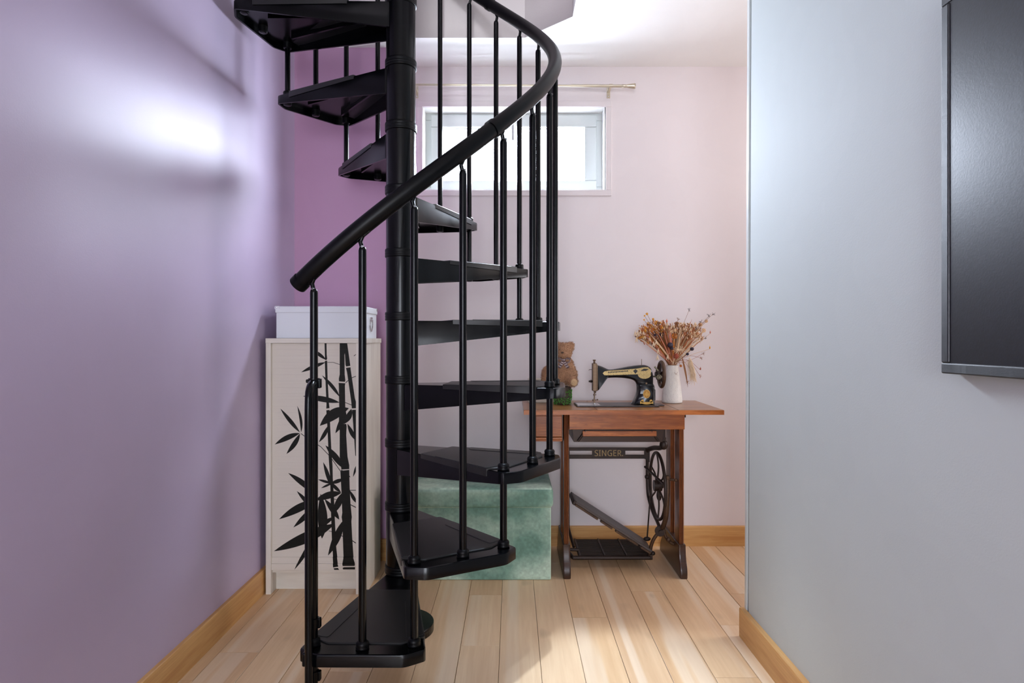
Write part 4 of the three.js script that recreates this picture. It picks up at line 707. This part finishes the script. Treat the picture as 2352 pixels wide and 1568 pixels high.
  const fur = [[], []]; for (let i = 0; i < 7000; i++) { const k = Math.floor(rnd() * n) * 3, p = V(pos[k], pos[k + 1], pos[k + 2]), v = grad(p.x, p.y, p.z), w = V(rr(-1, 1), rr(-1, 1), rr(-1, 1)); const a = p.clone().addScaledVector(v, 0.0024).addScaledVector(w, 0.0018), b = p.clone().addScaledVector(v, 0.0034).addScaledVector(w, 0.0042); fur[i % 2].push(rod([p.x, p.y, p.z], [a.x, a.y, a.z], 0.0007, 3)); fur[i % 2].push(rod([a.x, a.y, a.z], [b.x + v.y * 0.002, b.y - 0.001, b.z], 0.0007, 3, 0.0004)); }
  fur.forEach((f, i) => { const m = part('fur', f, i ? phy({ color: 0xc8a07e, roughness: 0.95 }) : phy({ color: 0xa0775a, roughness: 0.95 }), T); m.userData.kind = 'stuff'; });
  part('foot_pad', ball(0.047, 0.017, 0.078, 0.0165, 1, 1, 0.4, 14), phy({ color: 0xc9a880, roughness: 0.9 }), T);
  part('foot_pad', ball(-0.044, 0.021, 0.078, 0.0155, 1, 1, 0.4, 14), phy({ color: 0xc9a880, roughness: 0.9 }), T);
  part('ear_lining', ball(0.0405, 0.181, 0.0075, 0.009, 1, 1, 0.5, 12), phy({ color: 0x6b4630, roughness: 0.95 }), T);
  for (const x of [-0.019, 0.012]) part('eye', ball(x, 0.16, 0.0405, 0.0035, 1, 1, 0.7, 10), phy({ color: 0x120c08, roughness: 0.15 }), T);
  part('nose', ball(-0.006, 0.149, 0.0525, 0.0052, 1.2, 0.8, 0.7, 12), phy({ color: 0x2a1a12, roughness: 0.4 }), T);
  const rib = rep(tex(64, 64, (u, v) => { const a = (u * 4) % 1 < 0.5, b = (v * 2) % 1 < 0.5; return a && b ? [226, 214, 210] : a || b ? [120, 92, 96] : [58, 36, 44]; }), 1, 1);
  const rm = phy({ map: rib, roughness: 0.7 });
  const loop = (s, drop) => { const p = [[0, 0, 0], [s * 0.014, 0.007, 0.004], [s * 0.026, 0.004 - drop, 0.002], [s * 0.015, -0.006 - drop, 0.003], [0, -0.001, 0.001]]; const c = new THREE.CatmullRomCurve3(p.map(a => V(...a))), w = 0.0065, ps = [], uv = []; const n = 16; for (let k = 0; k < n; k++) { const A = c.getPoint(k / n), B = c.getPoint((k + 1) / n); const q = [[A, -w], [A, w], [B, w], [A, -w], [B, w], [B, -w]]; q.forEach(([v, o], i) => { ps.push(v.x, v.y + o * 0.55, v.z + o * 0.5); uv.push((i === 2 || i > 3 ? k + 1 : k) / n * 3, o > 0 ? 1 : 0); }); } const gg = new THREE.BufferGeometry(); gg.setAttribute('position', new THREE.Float32BufferAttribute(ps, 3)); gg.setAttribute('uv', new THREE.Float32BufferAttribute(uv, 2)); gg.computeVertexNormals(); return gg; };
  const tail = (s) => { const c = new THREE.CatmullRomCurve3([V(0, 0, 0), V(s * 0.007, -0.012, 0.006), V(s * 0.017, -0.026, 0.004)]), w = 0.005, ps = [], uv = [], n = 8; for (let k = 0; k < n; k++) { const A = c.getPoint(k / n), B = c.getPoint((k + 1) / n);[[A, -w], [A, w], [B, w], [A, -w], [B, w], [B, -w]].forEach(([v, o], i) => { ps.push(v.x + o, v.y + o * 0.5 * s, v.z + 0.001 * Math.sin(o * 500)); uv.push(o > 0 ? 1 : 0, (i === 2 || i > 3 ? k + 1 : k) / n * 2); }); } const gg = new THREE.BufferGeometry(); gg.setAttribute('position', new THREE.Float32BufferAttribute(ps, 3)); gg.setAttribute('uv', new THREE.Float32BufferAttribute(uv, 2)); gg.computeVertexNormals(); return gg; };
  const bow = part('bow', [loop(-1, 0.002), loop(1, 0.002), tail(-1), tail(1), ball(0, 0, 0.002, 0.0052, 1, 1, 0.8, 10)], rm, T, 'striped ribbon bow'); bow.position.set(0.0, 0.114, 0.043); bow.scale.setScalar(1.3);
}

// ---------------------------------------------------------------- dark panel on the right wall
{
  const z1 = -1.163, len = 1.15, y0 = 1.002, y1 = 1.708, x0 = 0.806, x1 = XR - 0.002;
  const P = thing('wall_picture', 'large dark glossy framed picture hanging on the grey wall', 'picture', [x1, y0, z1]);
  M.panel = phy({ map: rep(tex(256, 256, (u, v) => { const n = hash(Math.floor(u * 256), Math.floor(v * 256), 12); return [12, 18, 26].map(c => c * (0.8 + 0.5 * n)); }), 1.2, 1.2), roughness: 0.38, ior: 1.7, bumpMap: bumpOrange, bumpScale: 0.0001, specularIntensity: 1 });
  const w = x1 - x0;
  part('frame', [box(-w, 0, 0, 0.02, 0, len, 0.003), box(-w, 0, y1 - y0 - 0.02, y1 - y0, 0, len, 0.003), box(-w, 0, 0.02, y1 - y0 - 0.02, 0, 0.02, 0.003), box(-w, 0, 0.02, y1 - y0 - 0.02, len - 0.02, len, 0.003)], M.panel, P);
  part('picture_panel', uvm(box(-w + 0.0025, -0.001, 0.018, y1 - y0 - 0.018, 0.018, len - 0.018), 2), M.panel, P);
}

renderer.render(scene, camera);
